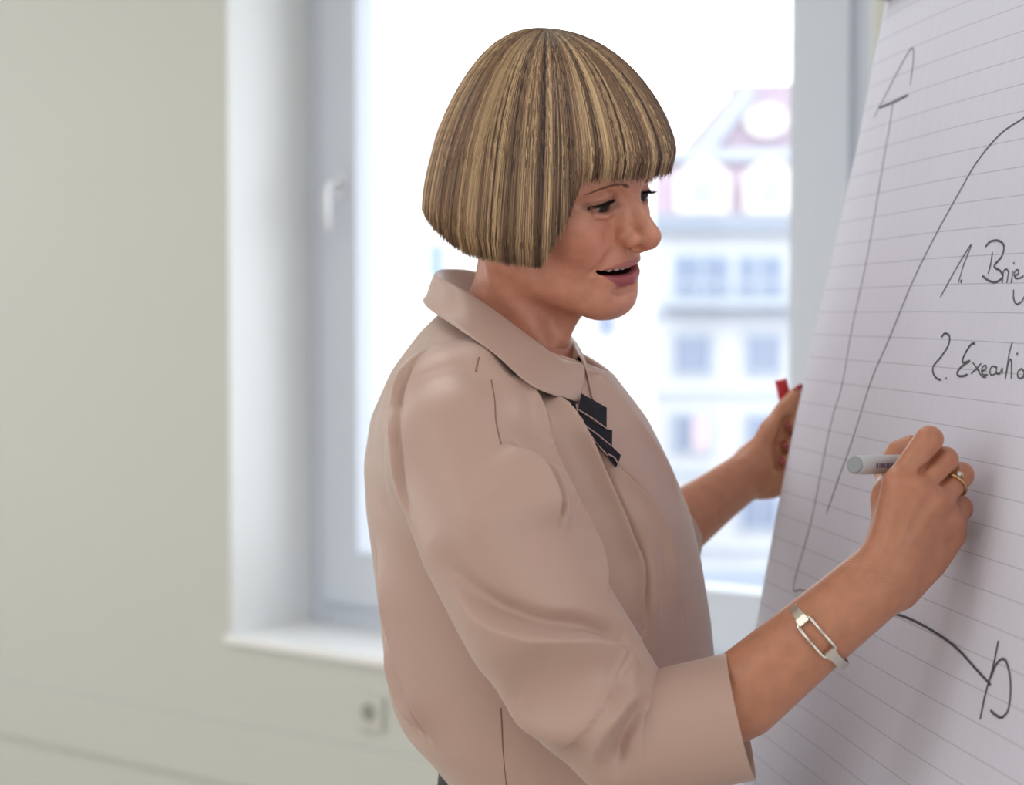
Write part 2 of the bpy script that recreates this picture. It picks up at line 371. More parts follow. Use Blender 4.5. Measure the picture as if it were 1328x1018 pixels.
def paper_mat():
    m = bpy.data.materials.new('squared_flipchart_paper'); m.use_nodes = True; nt = m.node_tree; b = nt.nodes['Principled BSDF']
    b.inputs['Roughness'].default_value = .75; b.inputs['Specular IOR Level'].default_value = .25
    uv = nt.nodes.new('ShaderNodeUVMap'); uv.uv_map = 'sheet'
    sx = nt.nodes.new('ShaderNodeSeparateXYZ'); nt.links.new(uv.outputs[0], sx.inputs[0])
    def lines(out, width):
        d = nt.nodes.new('ShaderNodeMath'); d.operation = 'DIVIDE'; d.inputs[1].default_value = .0237; nt.links.new(out, d.inputs[0])
        f = nt.nodes.new('ShaderNodeMath'); f.operation = 'FRACT'; nt.links.new(d.outputs[0], f.inputs[0])
        s = nt.nodes.new('ShaderNodeMath'); s.operation = 'SUBTRACT'; s.inputs[1].default_value = .5; nt.links.new(f.outputs[0], s.inputs[0])
        a = nt.nodes.new('ShaderNodeMath'); a.operation = 'ABSOLUTE'; nt.links.new(s.outputs[0], a.inputs[0])
        l = nt.nodes.new('ShaderNodeMath'); l.operation = 'LESS_THAN'; l.inputs[1].default_value = width; nt.links.new(a.outputs[0], l.inputs[0])
        return l.outputs[0]
    h = lines(sx.outputs['Y'], .019); v = lines(sx.outputs['X'], .016)
    hv = nt.nodes.new('ShaderNodeMath'); hv.operation = 'MULTIPLY'; hv.inputs[1].default_value = .42; nt.links.new(h, hv.inputs[0])
    vv = nt.nodes.new('ShaderNodeMath'); vv.operation = 'MULTIPLY'; vv.inputs[1].default_value = .10; nt.links.new(v, vv.inputs[0])
    mxm = nt.nodes.new('ShaderNodeMath'); mxm.operation = 'MAXIMUM'; nt.links.new(hv.outputs[0], mxm.inputs[0]); nt.links.new(vv.outputs[0], mxm.inputs[1])
    mix = nt.nodes.new('ShaderNodeMix'); mix.data_type = 'RGBA'
    mix.inputs['A'].default_value = (*srgb(222, 222, 238), 1); mix.inputs['B'].default_value = (*srgb(138, 140, 152), 1)
    nt.links.new(mxm.outputs[0], mix.inputs['Factor']); nt.links.new(mix.outputs['Result'], b.inputs['Base Color'])
    # faint vertical cockling of the sheet
    mp = nt.nodes.new('ShaderNodeMapping'); mp.inputs['Scale'].default_value = (26, 2.2, 1); nt.links.new(uv.outputs[0], mp.inputs[0])
    n = nt.nodes.new('ShaderNodeTexNoise'); n.inputs['Scale'].default_value = 1.6; n.inputs['Detail'].default_value = 3; nt.links.new(mp.outputs[0], n.inputs['Vector'])
    bp = nt.nodes.new('ShaderNodeBump'); bp.inputs['Strength'].default_value = .22; bp.inputs['Distance'].default_value = .004
    nt.links.new(n.outputs['Fac'], bp.inputs['Height']); nt.links.new(bp.outputs[0], b.inputs['Normal'])
    return m
M_paper = paper_mat()
M_board = new_mat('white_flipchart_board', srgb(226, 226, 230), .35, .4)
M_clamp = new_mat('aluminium_rail', srgb(168, 166, 170), .35, .5, metal=.8)
M_ink = new_mat('black_marker_ink', srgb(86, 84, 92), .55, .3)
fc = empty('flipchart', sh(.35, -1.0))
fc.location.z = 0
tag(fc, 'flipchart stand with a squared paper pad at the right edge', 'flipchart')
def sheet_mesh(name, c_off, mat, parent, nb=70, na=90, thick=.0004):
    V = []; UV = []; F = []
    A = [PW*(i/na)**1.5 for i in range(na+1)]
    for j in range(nb+1):
        b = PB + (PT-PB)*j/nb
        for a in A:
            V.append(sh(a, b, sheet_c(a, b)+c_off)); UV.append((a, b+.0087))
    for j in range(nb):
        for i in range(na):
            k = j*(na+1)+i; F.append((k, k+1, k+na+2, k+na+1))
    o = mesh_obj(name, V, F, mat, parent, True)
    ul = o.data.uv_layers.new(name='sheet')
    for l in o.data.loops: ul.data[l.index].uv = UV[l.vertex_index]
    md = o.modifiers.new('thickness', 'SOLIDIFY'); md.thickness = thick; md.offset = 0
    return o
sheet = sheet_mesh('paper_sheet', 0., M_paper, fc)
for k in range(3):
    s2 = sheet_mesh('paper_sheet', .0016*(k+1), M_paper, fc, 12, 24)
box('board', sh, .06, .69, -.60, PT+.03, .034, .052, M_board, fc, .004)
box('clamp_rail', sh, .015, .70, PT-.012, PT+.045, -.012, .033, M_clamp, fc, .004)
box('pen_tray', sh, .06, .66, -.68, -.66, -.05, .05, M_clamp, fc, .004)
for (a, bb) in ((.1, -.58), (.6, -.58)):
    p0 = sh(a, bb, .06); p1 = Vector((p0.x - .10, p0.y, 0.012)) + E1*(-.1 if a < .3 else .1)
    tube('leg', [p0 + (p0-p1)*.35, p0, p1], .013, M_clamp, fc, 10)
p0 = sh(.35, .2, .075); tube('leg', [p0, Vector((p0.x+.75, p0.y+.05, .012))], .013, M_clamp, fc, 10)

# marker strokes on the sheet (pixel traces carried on to the plane of the sheet)
def P1(l): return [(x/4.43+1200, y/4.43+290) for x, y in l]
def P2(l): return [(x/5.09+1080, y/5.09) for x, y in l]
def P3(l): return [(x/5.36+1150, y/5.36+770) for x, y in l]
def P5(l): return [(x/2.037+980, y/2.037) for x, y in l]
def P6(l): return [(x/1.794+980, y/1.794+450) for x, y in l]
ST = {
 'arrow_axis': [(P2([(385,672),(360,850),(330,1018)]) + P5([(290,690),(255,860),(228,1018)]) + P6([(175,180),(130,400),(88,553),(105,565),(128,572),(170,582),(240,594),(320,618)])[:], .0010)],
 'arrow_head': [(P2([(250,770),(400,500),(490,350),(517,320),(530,335),(525,430),(507,560)]), .0010), (P2([(290,707),(385,672),(490,627)]), .0016)],
 'axis_line': [(P3([(35,132),(150,168),(270,225),(400,305),(510,395),(620,520),(725,635)]), .0015)],
 'axis_letter': [(P3([(772,325),(735,520),(690,690),(655,875)]), .0015), (P3([(720,590),(760,490),(800,453),(830,480),(852,570),(858,680),(845,800),(815,850),(790,860),(755,840),(725,812)]), .0015)],
 'growth_curve': [([(1420,98),(1372,122)] + P5([(709,312),(650,355),(590,430),(540,520),(480,630),(420,750),(360,890)]) + P6([(270,80),(225,215),(190,310),(163,385)]), .0011)],
 'writing_first_line': [(P1([(108,425),(200,255),(280,125),(240,235),(208,345)]), .0011), (P1([(226,325),(223,345)]), .0016),
    (P1([(397,165),(387,230),(372,290)]), .0012), (P1([(358,137),(385,106),(430,100),(459,130),(446,190),(405,246),(440,275),(448,310),(412,338),(372,328),(342,303)]), .0013),
    (P1([(447,342),(452,300),(456,275),(470,262),(482,278),(478,310),(472,342)]), .0011), (P1([(496,342),(503,300),(507,272)]), .0011), (P1([(511,226),(515,230)]), .0013),
    (P1([(513,300),(536,288),(532,265),(515,282),(520,314),(545,312),(567,298)]), .0011), (P1([(509,380),(508,430),(525,462),(550,448),(567,420),(590,370)]), .0012)],
 'writing_second_line': [(P1([(110,657),(130,635),(155,650),(150,700),(110,765),(65,820),(62,860),(80,890),(105,901)]), .0013), (P1([(137,885),(133,898)]), .0014),
    (P1([(295,690),(275,695),(245,740),(225,788),(236,801),(266,790),(230,815),(198,850),(200,875),(225,878),(252,868)]), .0013),
    (P1([(282,800),(305,835),(330,878),(352,882)]), .0011), (P1([(328,803),(300,835),(272,863)]), .0011),
    (P1([(327,850),(352,836),(349,815),(331,830),(334,865),(362,869)]), .0011), (P1([(407,826),(387,820),(372,845),(381,870),(406,860)]), .0011),
    (P1([(411,820),(408,855),(425,862),(440,830),(438,865)]), .0011), (P1([(497,680),(480,740),(465,830),(455,892),(474,800),(489,785),(488,892)]), .0011),
    (P1([(522,742),(524,752)]), .0015), (P1([(545,830),(525,850),(525,880),(545,885),(560,858),(545,830)]), .0011), (P1([(556,888),(560,842),(572,832),(582,850),(580,886)]), .0011)],
}
for nm, strokes in ST.items():
    for pts, hw in strokes:
        V = []; F = []
        ab = np.array([sheet_ab(on_sheet(*p)) for p in pts])
        if len(ab) > 2: ab = catmull(ab, 8)
        else: ab = np.array([ab[0]+(ab[1]-ab[0])*k/6 for k in range(7)])
        T = np.gradient(ab, axis=0); T /= np.linalg.norm(T, axis=1)[:, None]+1e-12
        N = np.stack([-T[:, 1], T[:, 0]], 1)
        for p, n_ in zip(ab, N):
            for s_, lift_ in ((1, -.0008), (0, -.0010), (-1, -.0008)):
                a, b = p + s_*hw*(.72 if hw > .0012 else .60)*n_
                V.append(sh(a, b, sheet_c(a, b) + lift_))
        for i in range(len(ab)-1):
            for j in range(2):
                k = i*3+j; F.append((k, k+1, k+4, k+3))
        mesh_obj('pen_stroke', V, F, M_ink, sheet, True)
# ------------------------------------------------------------------ sculpting kit: blended volumes -> one skin
def npv(p): return np.array([p[0], p[1], p[2]], dtype=np.float32)
class Vox:
    """distance field on a regular grid in a local frame; later volumes blend into earlier ones"""
    def __init__(s, lo, hi, h):
        s.lo = np.array(lo, np.float32); s.h = float(h)
        s.n = np.ceil((np.array(hi) - np.array(lo))/h).astype(int) + 1
        s.ax = [s.lo[i] + s.h*np.arange(s.n[i], dtype=np.float32) for i in range(3)]
        s.D = np.full(s.n, .05, np.float32)
    def sl(s, lo, hi):
        a = np.maximum(np.floor((np.array(lo)-s.lo)/s.h).astype(int), 0)
        b = np.minimum(np.ceil((np.array(hi)-s.lo)/s.h).astype(int) + 1, s.n)
        if np.any(b <= a): return None
        return tuple(slice(a[i], b[i]) for i in range(3))
    def grid(s, q):
        return (s.ax[0][q[0]][:, None, None], s.ax[1][q[1]][None, :, None], s.ax[2][q[2]][None, None, :])
    def mix(s, q, d, k, sub):
        A = s.D[q]
        if sub: A, d = -A, d
        if k > 0:
            hh = np.maximum(k - np.abs(A - d), 0)/k
            r = np.minimum(A, d) - hh*hh*(k*.25)
        else: r = np.minimum(A, d)
        s.D[q] = -r if sub else r
    def ell(s, c, r, k=0., sub=False, R=None):
        c = npv(c); r = npv(r); m = float(max(r)) + k + 3*s.h
        ext = (r + k + 3*s.h) if R is None else np.full(3, m)
        q = s.sl(c - ext, c + ext)
        if q is None: return
        X, Y, Z = s.grid(q); X = X-c[0]; Y = Y-c[1]; Z = Z-c[2]
        if R is not None:
            R = np.array(R, np.float32)
            X, Y, Z = (R[0, 0]*X+R[1, 0]*Y+R[2, 0]*Z, R[0, 1]*X+R[1, 1]*Y+R[2, 1]*Z, R[0, 2]*X+R[1, 2]*Y+R[2, 2]*Z)
        k0 = np.sqrt((X/r[0])**2 + (Y/r[1])**2 + (Z/r[2])**2)
        k1 = np.sqrt((X/r[0]**2)**2 + (Y/r[1]**2)**2 + (Z/r[2]**2)**2) + 1e-6
        s.mix(q, k0*(k0-1)/k1, k, sub)
    def chain(s, P, r, k=0., sub=False):
        P = [npv(p) for p in P]; r = [r]*len(P) if np.isscalar(r) else list(r)
        A = np.array(P); m = max(r) + k + 3*s.h
        q = s.sl(A.min(0)-m, A.max(0)+m)
        if q is None: return
        X, Y, Z = s.grid(q); best = None
        for i in range(len(P)-1):
            a, b = P[i], P[i+1]; ba = b-a; L = float(ba.dot(ba)) + 1e-12
            t = np.clip(((X-a[0])*ba[0] + (Y-a[1])*ba[1] + (Z-a[2])*ba[2])/L, 0, 1)
            d = np.sqrt((X-a[0]-t*ba[0])**2 + (Y-a[1]-t*ba[1])**2 + (Z-a[2]-t*ba[2])**2) - (r[i] + (r[i+1]-r[i])*t)
            best = d if best is None else np.minimum(best, d)
        s.mix(q, best, k, sub)
    def loft(s, rows, k=0., sub=False, e=2.0):
        """stack of level ovals; rows = (z, cx, cy, ax, ay) with z falling or rising"""
        rows = np.array(sorted(rows), np.float32); z = rows[:, 0]
        lo = ((rows[:, 1]-rows[:, 3]).min(), (rows[:, 2]-rows[:, 4]).min(), z[0]); hi = ((rows[:, 1]+rows[:, 3]).max(), (rows[:, 2]+rows[:, 4]).max(), z[-1])
        m = k + 3*s.h + .02; q = s.sl(np.array(lo)-m, np.array(hi)+m)
        if q is None: return
        X, Y, Z = s.grid(q); zz = Z[0, 0]
        zs = np.linspace(z[0], z[-1], 160); f = []
        for j in range(1, 5):
            v = np.interp(zs, z, rows[:, j]); ker = np.hanning(9); ker /= ker.sum()
            f.append(np.interp(zz, zs, np.convolve(np.pad(v, 4, 'edge'), ker, 'valid'))[None, None, :].astype(np.float32))
        x = np.abs(X-f[0])/f[2]; y = np.abs(Y-f[1])/f[3]
        k0 = (x**e + y**e + 1e-9)**(1/e)
        k1 = np.sqrt((x/f[2])**2 + (y/f[3])**2) + 1e-5
        d = np.where(k0 > .3, (k0-1)*k0/np.maximum(k1, 1e-3), -.7*np.minimum(f[2], f[3]))
        out = np.maximum(z[0]-Z, Z-z[-1])
        s.mix(q, np.maximum(d, out).astype(np.float32), k, sub)
    def cut(s, p0, n, axis_p, axis_d, R, k=0.):
        """take away what lies above a plane inside a cylinder"""
        p0, n, a, d = npv(p0), npv(n), npv(axis_p), npv(axis_d); n = n/np.linalg.norm(n); d = d/np.linalg.norm(d)
        X, Y, Z = s.grid((slice(None),)*3); pl = -((X-p0[0])*n[0] + (Y-p0[1])*n[1] + (Z-p0[2])*n[2])
        x, y, z = X-a[0], Y-a[1], Z-a[2]; t = x*d[0]+y*d[1]+z*d[2]
        rad = np.sqrt((x-t*d[0])**2 + (y-t*d[1])**2 + (z-t*d[2])**2) - R
        s.mix((slice(None),)*3, np.maximum(pl, rad).astype(np.float32), k, True)
    def mesh(s, relax=2):
        D = s.D; S = D < 0; n = s.n
        c = np.zeros(n-1, np.int8)
        for i in (0, 1):
            for j in (0, 1):
                for k in (0, 1): c += S[i:n[0]-1+i, j:n[1]-1+j, k:n[2]-1+k]
        I = np.argwhere((c > 0) & (c < 8)); idx = np.full(n-1, -1, np.int64); idx[tuple(I.T)] = np.arange(len(I))
        acc = np.zeros((len(I), 3)); cnt = np.zeros(len(I))
        corners = [(i, j, k) for i in (0, 1) for j in (0, 1) for k in (0, 1)]
        val = {co: D[I[:, 0]+co[0], I[:, 1]+co[1], I[:, 2]+co[2]] for co in corners}
        for a in corners:
            for ax in range(3):
                if a[ax] == 1: continue
                b = list(a); b[ax] = 1; b = tuple(b)
                va, vb = val[a], val[b]; m = (va < 0) != (vb < 0)
                t = va[m]/(va[m]-vb[m]); p = np.tile(np.array(a, float), (m.sum(), 1)); p[:, ax] += t
                acc[m] += p; cnt[m] += 1
        V = (I + acc/cnt[:, None])
        F = []
        for ax in range(3):
            sl0 = [slice(None)]*3; sl1 = [slice(None)]*3; sl0[ax] = slice(0, -1); sl1[ax] = slice(1, None)
            A, B = S[tuple(sl0)], S[tuple(sl1)]
            E = np.argwhere(A != B); u, v = (ax+1) % 3, (ax+2) % 3
            ok = (E[:, u] > 0) & (E[:, v] > 0) & (E[:, u] < n[u]-1) & (E[:, v] < n[v]-1); E = E[ok]
            flip = A[tuple(E.T)]
            def cell(du, dv):
                C = E.copy(); C[:, u] -= du; C[:, v] -= dv; return idx[tuple(C.T)]
            q = np.stack([cell(1, 1), cell(0, 1), cell(0, 0), cell(1, 0)], 1)
            q[~flip] = q[~flip][:, ::-1]; F.append(q)
        F = np.concatenate(F)
        # project on to the zero level, then relax a little
        def samp(P):
            P = np.clip(P, 0, np.array(n)-1.001); i = P.astype(int); f = P-i; r = 0
            for co in corners:
                w = np.ones(len(P))
                for a in range(3): w = w*(f[:, a] if co[a] else 1-f[:, a])
                r = r + w*D[i[:, 0]+co[0], i[:, 1]+co[1], i[:, 2]+co[2]]
            return r
        def grad(P):
            g = np.stack([samp(P+e_)-samp(P-e_) for e_ in np.eye(3)], 1)/2
            return g
        for it in range(relax):
            V = laplace(V, F, .5)
            g = grad(V); d = samp(V); V = V - (d/np.maximum((g*g).sum(1), (s.h*.3)**2))[:, None].clip(-2, 2)*g*.9
        return V*s.h + s.lo, F
def laplace(V, F, w, it=1):
    e = np.concatenate([F[:, [0, 1]], F[:, [1, 2]], F[:, [2, 3]], F[:, [3, 0]]]); nv = len(V)
    cnt = np.bincount(e[:, 0], minlength=nv) + np.bincount(e[:, 1], minlength=nv)
    for _ in range(it):
        a = np.stack([np.bincount(e[:, 0], V[e[:, 1], k], nv) + np.bincount(e[:, 1], V[e[:, 0], k], nv) for k in range(3)], 1)
        V = V + w*(a/np.maximum(cnt, 1)[:, None] - V)
    return V
def vnormals(V, F):
    n = np.cross(V[F[:, 2]]-V[F[:, 0]], V[F[:, 3]]-V[F[:, 1]]); N = np.zeros_like(V)
    for j in range(4):
        for k in range(3): N[:, k] += np.bincount(F[:, j], n[:, k], len(V))
    return N/(np.linalg.norm(N, axis=1)[:, None] + 1e-12)
def dist_chain(V, P):
    """distance of points to a polyline, and the running parameter 0..1 along it"""
    P = np.asarray(P, float); best = np.full(len(V), 9.); par = np.zeros(len(V)); n = len(P)-1
    for i in range(n):
        a, ba = P[i], P[i+1]-P[i]; t = np.clip(((V-a)@ba)/(ba@ba+1e-12), 0, 1)
        d = np.linalg.norm(V-a-t[:, None]*ba, axis=1); m = d < best
        best[m] = d[m]; par[m] = (i+t[m])/n
    return best, par
def keep_faces(V, F, mask):
    """drop faces with any vertex outside mask"""
    F = F[mask[F].all(1)]; used = np.zeros(len(V), bool); used[F] = True
    mp = np.cumsum(used)-1
    return used, mp[F]
# ------------------------------------------------------------------ the woman: body
def rot3(y, p, r):
    cz, sz, cx, sx, cy, sy = math.cos(y), math.sin(y), math.cos(p), math.sin(p), math.cos(r), math.sin(r)
    return np.array([[cz, -sz, 0], [sz, cz, 0], [0, 0, 1]]) @ np.array([[1, 0, 0], [0, cx, -sx], [0, sx, cx]]) @ np.array([[cy, 0, sy], [0, 1, 0], [-sy, 0, cy]])
HR = rot3(-math.pi/2 - math.radians(35.7), -math.radians(10.8), math.radians(11.4)); HS = .95; HO = np.array([.0327, 1.62, 1.7139])
def h2w(V): return HS*(np.asarray(V, float) @ HR.T) + HO          # head frame (x her right, y forward, z up) -> world
def w2h(p): return HR.T @ (np.array([p[0], p[1], p[2]]) - HO)/HS
person = empty('person', (0.0, 1.66, 0))
tag(person, 'woman with a blonde bob in a blush blouse writing on the flipchart', 'person')

def sculpt_head():
    v = Vox((-.088, -.115, -.215), (.088, .130, .125), .001)
    v.ell((0, -.008, .025), (.074, .094, .086))
    v.ell((0, .028, .03), (.062, .066, .06), .02)
    v.ell((0, .022, -.035), (.058, .063, .07), .02)
    v.ell((0, .045, -.075), (.042, .042, .038), .02)
    # neck
    nk = [w2h(at(694, 290, 1.635)), w2h(at(676, 380, 1.645)), w2h(at(652, 455, 1.66)), w2h(at(632, 520, 1.67))]
    v.chain(nk, [.046, .0455, .053, .066], .022)
    v.chain([w2h(at(640, 318, 1.60)), w2h(at(662, 380, 1.605)), w2h(at(706, 452, 1.615))], [.010, .008, .007], .016)   # neck muscle
    v.chain([w2h(at(741, 402, 1.622)), w2h(at(722, 450, 1.63))], [.009, .008], .018)
    for sx in (1, -1):
        v.chain([(.052*sx, 0, -.058), (.046*sx, .03, -.080), (.018*sx, .07, -.1010)], [.017, .015, .0125], .025)
        v.ell((.044*sx, .052, -.028), (.020, .026, .018), .02)
        v.ell((.035*sx, .064, -.046), (.018, .018, .018), .018)
        v.chain([(.008*sx, .0855, .010), (.028*sx, .083, .014), (.050*sx, .064, .008)], [.010, .010, .009], .012)
    v.ell((0, .0745, -.0990), (.020, .0160, .0160), .02)
    v.ell((0, .068, -.066), (.027, .0235, .024), .02)
    # eye sockets, lids
    for sx in (1, -1):
        v.ell((.032*sx, .097, -.006), (.0165, .013, .0115), .010, True)
        v.ell((.031*sx, .0745, -.006), (.0136, .0136, .0136), .004)
    # nose
    v.chain([(0, .086, .003), (0, .0955, -.012), (0, .107, -.026), (0, .1125, -.0355)], [.0068, .0064, .0072, .0084], .010)
    v.ell((0, .1118, -.0365), (.0092, .0094, .0086), .006)
    for sx in (1, -1):
        v.chain([(.007*sx, .086, -.012), (.0115*sx, .0945, -.036)], [.0055, .0062], .010)
        v.ell((.0130*sx, .0985, -.0398), (.0060, .0092, .0068), .0070)
        v.chain([(.0200*sx, .1005, -.034), (.0222*sx, .0945, -.042)], .0012, .005, True)
    v.chain([(0, .112, -.0420), (0, .099, -.0490)], [.0058, .0058], .005)
    for sx in (1, -1):
        v.ell((.0090*sx, .1035, -.0478), (.0052, .0066, .0050), .002, True)
        v.chain([(.0195*sx, .093, -.045), (.028*sx, .084, -.057), (.0335*sx, .075, -.068)], [.0007, .0005, .0002], .009, True)
    v.chain([(0, .0985, -.052), (0, .0975, -.058)], .0014, .005, True)
    # lips, parted in a smile
    up_ = [(.0310, .0735, -.0672), (.0195, .0862, -.0652), (.0070, .0925, -.0628), (0, .0932, -.0636)]
    lo_ = [(.0300, .0740, -.0684), (.0170, .0858, -.0765), (0, .0920, -.0795)]
    mir = lambda L: L + [(-x, y, z) for x, y, z in L[:-1][::-1]]
    v.chain(mir(up_), [.0016, .0030, .0034, .0032, .0034, .0030, .0016], .004)
    v.chain(mir(lo_), [.0020, .0052, .0062, .0052, .0020], .004)
    v.ell((0, .080, -.0702), (.0318, .029, .0041), .0012, True)
    v.chain(mir([(.0290, .064, -.0684), (.0150, .078, -.0706), (0, .084, -.0708)]), [.0012, .0042, .0046, .0042, .0012], .0015, True)
    v.chain(mir([(.0325, .0775, -.0680), (.0250, .0850, -.0694), (.0140, .0945, -.0706), (0, .100, -.0708)]), [.0004, .0018, .0040, .0043, .0040, .0018, .0004], .0015, True)
    v.chain(mir([(.012, .0885, -.0890), (0, .0915, -.0895)]), .0010, .012, True)
    # lid openings, creases
    for sx in (1, -1):
        a = math.radians(7)*sx
        R = [[math.cos(a), 0, math.sin(a)], [0, 1, 0], [-math.sin(a), 0, math.cos(a)]]
        v.ell((.0318*sx, .091, -.0092), (.0142, .0135, .0052), .0012, True, R)
        v.chain([(.0185*sx, .0835, -.0035), (.025*sx, .0875, .0006), (.034*sx, .0875, .0012), (.0445*sx, .080, -.0035)], .0010, .003, True)
        v.chain([(.021*sx, .0835, -.0165), (.031*sx, .0868, -.0185), (.042*sx, .0805, -.0165)], .0008, .006)
        v.ell((.074*sx, -.008, -.018), (.006, .017, .028), .004)
    return v, mir(up_), mir(lo_)

def lerp(a, b, t): return a + (b-a)*t
HANDR = dict(
  wrist=(1146, 752, 1.405),
  mcp=[(1166, 628, 1.402), (1190, 636, 1.398), (1214, 650, 1.402), (1228, 674, 1.414)],
  pip=[(1205, 571, 1.402), (1225, 597, 1.408), (1246, 616, 1.418), (1246, 660, 1.432)],
  dip=[(1192, 582, 1.430), (1213, 603, 1.436), (1232, 628, 1.440), (1240, 672, 1.447)],
  tip=[(1180, 598, 1.452), (1196, 616, 1.452), (1212, 642, 1.449), (1222, 680, 1.449)],
  r=[(.0118, .0108, .0092, .0080), (.0118, .0104, .0090, .0080), (.0112, .0098, .0086, .0076), (.0112, .0092, .0080, .0070)])
def sculpt_right_hand():
    P = lambda t: at(*t)
    # box in world
    pts = [P(t) for L in ('mcp', 'pip', 'dip', 'tip') for t in HANDR[L]] + [at(840, 1010, 1.43), at(1130, 690, 1.47), at(1110, 600, 1.40)]
    A = np.array([npv(p) for p in pts]); v = Vox(A.min(0)-.03, A.max(0)+.03, .0012)
    W_ = P(HANDR['wrist'])
    v.chain([at(835, 962, 1.43), at(962, 905, 1.42), at(1060, 823, 1.41), at(1128, 768, 1.405), W_], [.032, .0312, .0270, .0250, .0245], 0)
    v.chain([at(962, 895, 1.43), at(1060, 812, 1.417), at(1130, 752, 1.412)], [.029, .0250, .0230], .012)
    for i in range(4):
        m, p, d, t = (P(HANDR[L][i]) for L in ('mcp', 'pip', 'dip', 'tip')); r = HANDR['r'][i]
        base = W_ + (m - W_)*.15
        v.chain([base, m], [.0150, r[0]+.0012], .012)
        deep = Vector((.004, .014, -.003))
        v.chain([base + deep, m + deep], [.013, .010], .012)
    for i in range(4):
        m, p, d, t = (P(HANDR[L][i]) for L in ('mcp', 'pip', 'dip', 'tip')); r = HANDR['r'][i]
        v.chain([m, p], [r[0], r[1]], .003)
        v.chain([p, d, t], [r[1], r[2], r[3]], .002)
    # knuckle and tendon relief on the back of the hand
    for i in range(4):
        m, p = P(HANDR['mcp'][i]), P(HANDR['pip'][i])
        toC = (Vector((0, 0, CAMZ)) - m).normalized()
        v.ell(m + toC*.0055, (.0072, .0072, .0072), .008)
        b = W_ + (m - W_)*.30 + toC*.0150
        v.chain([b, m + toC*.0108], [.0026, .0030], .0045)
    for i in range(3):          # clefts between the fingers
        toC = (Vector((0, 0, CAMZ)) - P(HANDR['mcp'][i])).normalized()
        q = [(P(HANDR['mcp'][i])*(1-t) + P(HANDR['pip'][i])*t + P(HANDR['mcp'][i+1])*(1-t) + P(HANDR['pip'][i+1])*t)*.5 + toC*e for t, e in ((.40, .0085), (.7, .0045), (1.1, .002))]
        v.chain(q, [.0006, .0022, .0028], .006, True)
    # thumb side of the hand and thumb
    v.chain([P((1150, 715, 1.418)), P((1153, 680, 1.425)), P((1152, 642, 1.438))], [.0150, .0128, .0105], .012)
    v.chain([P((1152, 645, 1.438)), P((1152, 612, 1.466))], [.0105, .0100], .008)
    v.chain([P((1152, 612, 1.466)), P((1164, 585, 1.468)), P((1182, 577, 1.462))], [.0100, .0088, .0080], .004)
    v.ell(P((1190, 655, 1.435)), (.030, .018, .030), .014)
    v.chain([P((1168, 764, 1.412)), P((1205, 728, 1.418)), P((1232, 694, 1.424))], [.0150, .0140, .0120], .010)
    # wrist: bone bump and skin folds
    return v
HANDL = dict(
  mcp=[(1026, 552, 1.995), (1030, 572, 2.003), (1030, 594, 2.008), (1026, 614, 2.010)],
  pip=[(1056, 540, 1.985), (1060, 563, 1.990), (1058, 588, 1.992), (1050, 609, 1.992)],
  dip=[(1048, 546, 1.968), (1050, 570, 1.970), (1047, 593, 1.970), (1040, 611, 1.970)],
  tip=[(1026, 552, 1.953), (1022, 577, 1.953), (1018, 598, 1.953), (1015, 613, 1.956)],
  r=[(.0105, .0095, .0085, .0078)]*3 + [(.0100, .0088, .0078, .0070)])
LW = (972, 614, 1.970)
def sculpt_left_hand():
    P = lambda t: at(*t)
    pts = [P(t) for L in ('mcp', 'pip', 'dip', 'tip') for t in HANDL[L]] + [at(770, 770, 1.86), at(1045, 500, 1.97), at(960, 560, 1.95)]
    A = np.array([npv(p) for p in pts]); v = Vox(A.min(0)-.03, A.max(0)+.03, .0014)
    v.chain([at(770, 765, 1.86), at(880, 680, 1.905), at(930, 644, 1.94), P(LW)], [.038, .0335, .0275, .0245], 0)
    v.chain([at(890, 660, 1.905), at(960, 608, 1.955)], [.012, .010], .014)
    for i in range(4):
        m, p, d, t = (P(HANDL[L][i]) for L in ('mcp', 'pip', 'dip', 'tip')); r = HANDL['r'][i]
        v.chain([P(LW) + (m-P(LW))*.2, m], [.0205, r[0]+.004], .014)
    v.ell(P((1000, 618, 1.968)), (.024, .018, .022), .014)          # heel of the palm
    v.chain([P((985, 600, 1.960)), P((1003, 562, 1.956))], [.0200, .0155], .014)
    v.chain([P((1003, 562, 1.956)), P((1020, 530, 1.958)), P((1037, 508, 1.962))], [.0150, .0112, .0082], .006)
    v.chain([P((1022, 548, 1.946)), P((1014, 578, 1.944)), P((1012, 604, 1.946))], [.007, .0095, .006], .006, True)     # hollow of the fist
    for i in range(4):
        m, p, d, t = (P(HANDL[L][i]) for L in ('mcp', 'pip', 'dip', 'tip')); r = HANDL['r'][i]
        v.chain([m, p], [r[0], r[1]], .004); v.chain([p, d, t], [r[1], r[2], r[3]], .0015)
    return v
def sculpt_trunk():
    v = Vox((-.20, 1.44, .86), (.13, 1.95, 1.62), .006)
    c = lambda px, py, z: at(px, py, z)
    v.chain([c(652, 455, 1.66), c(640, 520, 1.67), c(680, 700, 1.68), c(720, 900, 1.68), c(735, 1060, 1.68)], [.05, .085, .105, .10, .095], .04)
    v.chain([c(612, 530, 1.56), c(660, 510, 1.66), c(690, 510, 1.79)], [.025, .05, .025], .05)
    v.chain([c(608, 540, 1.53), c(660, 720, 1.46), c(775, 925, 1.445), c(835, 962, 1.43)], [.034, .034, .030, .030], .03)
    v.chain([c(690, 510, 1.81), c(740, 650, 1.85), c(775, 755, 1.86)], [.042, .04, .038], .03)
    return v

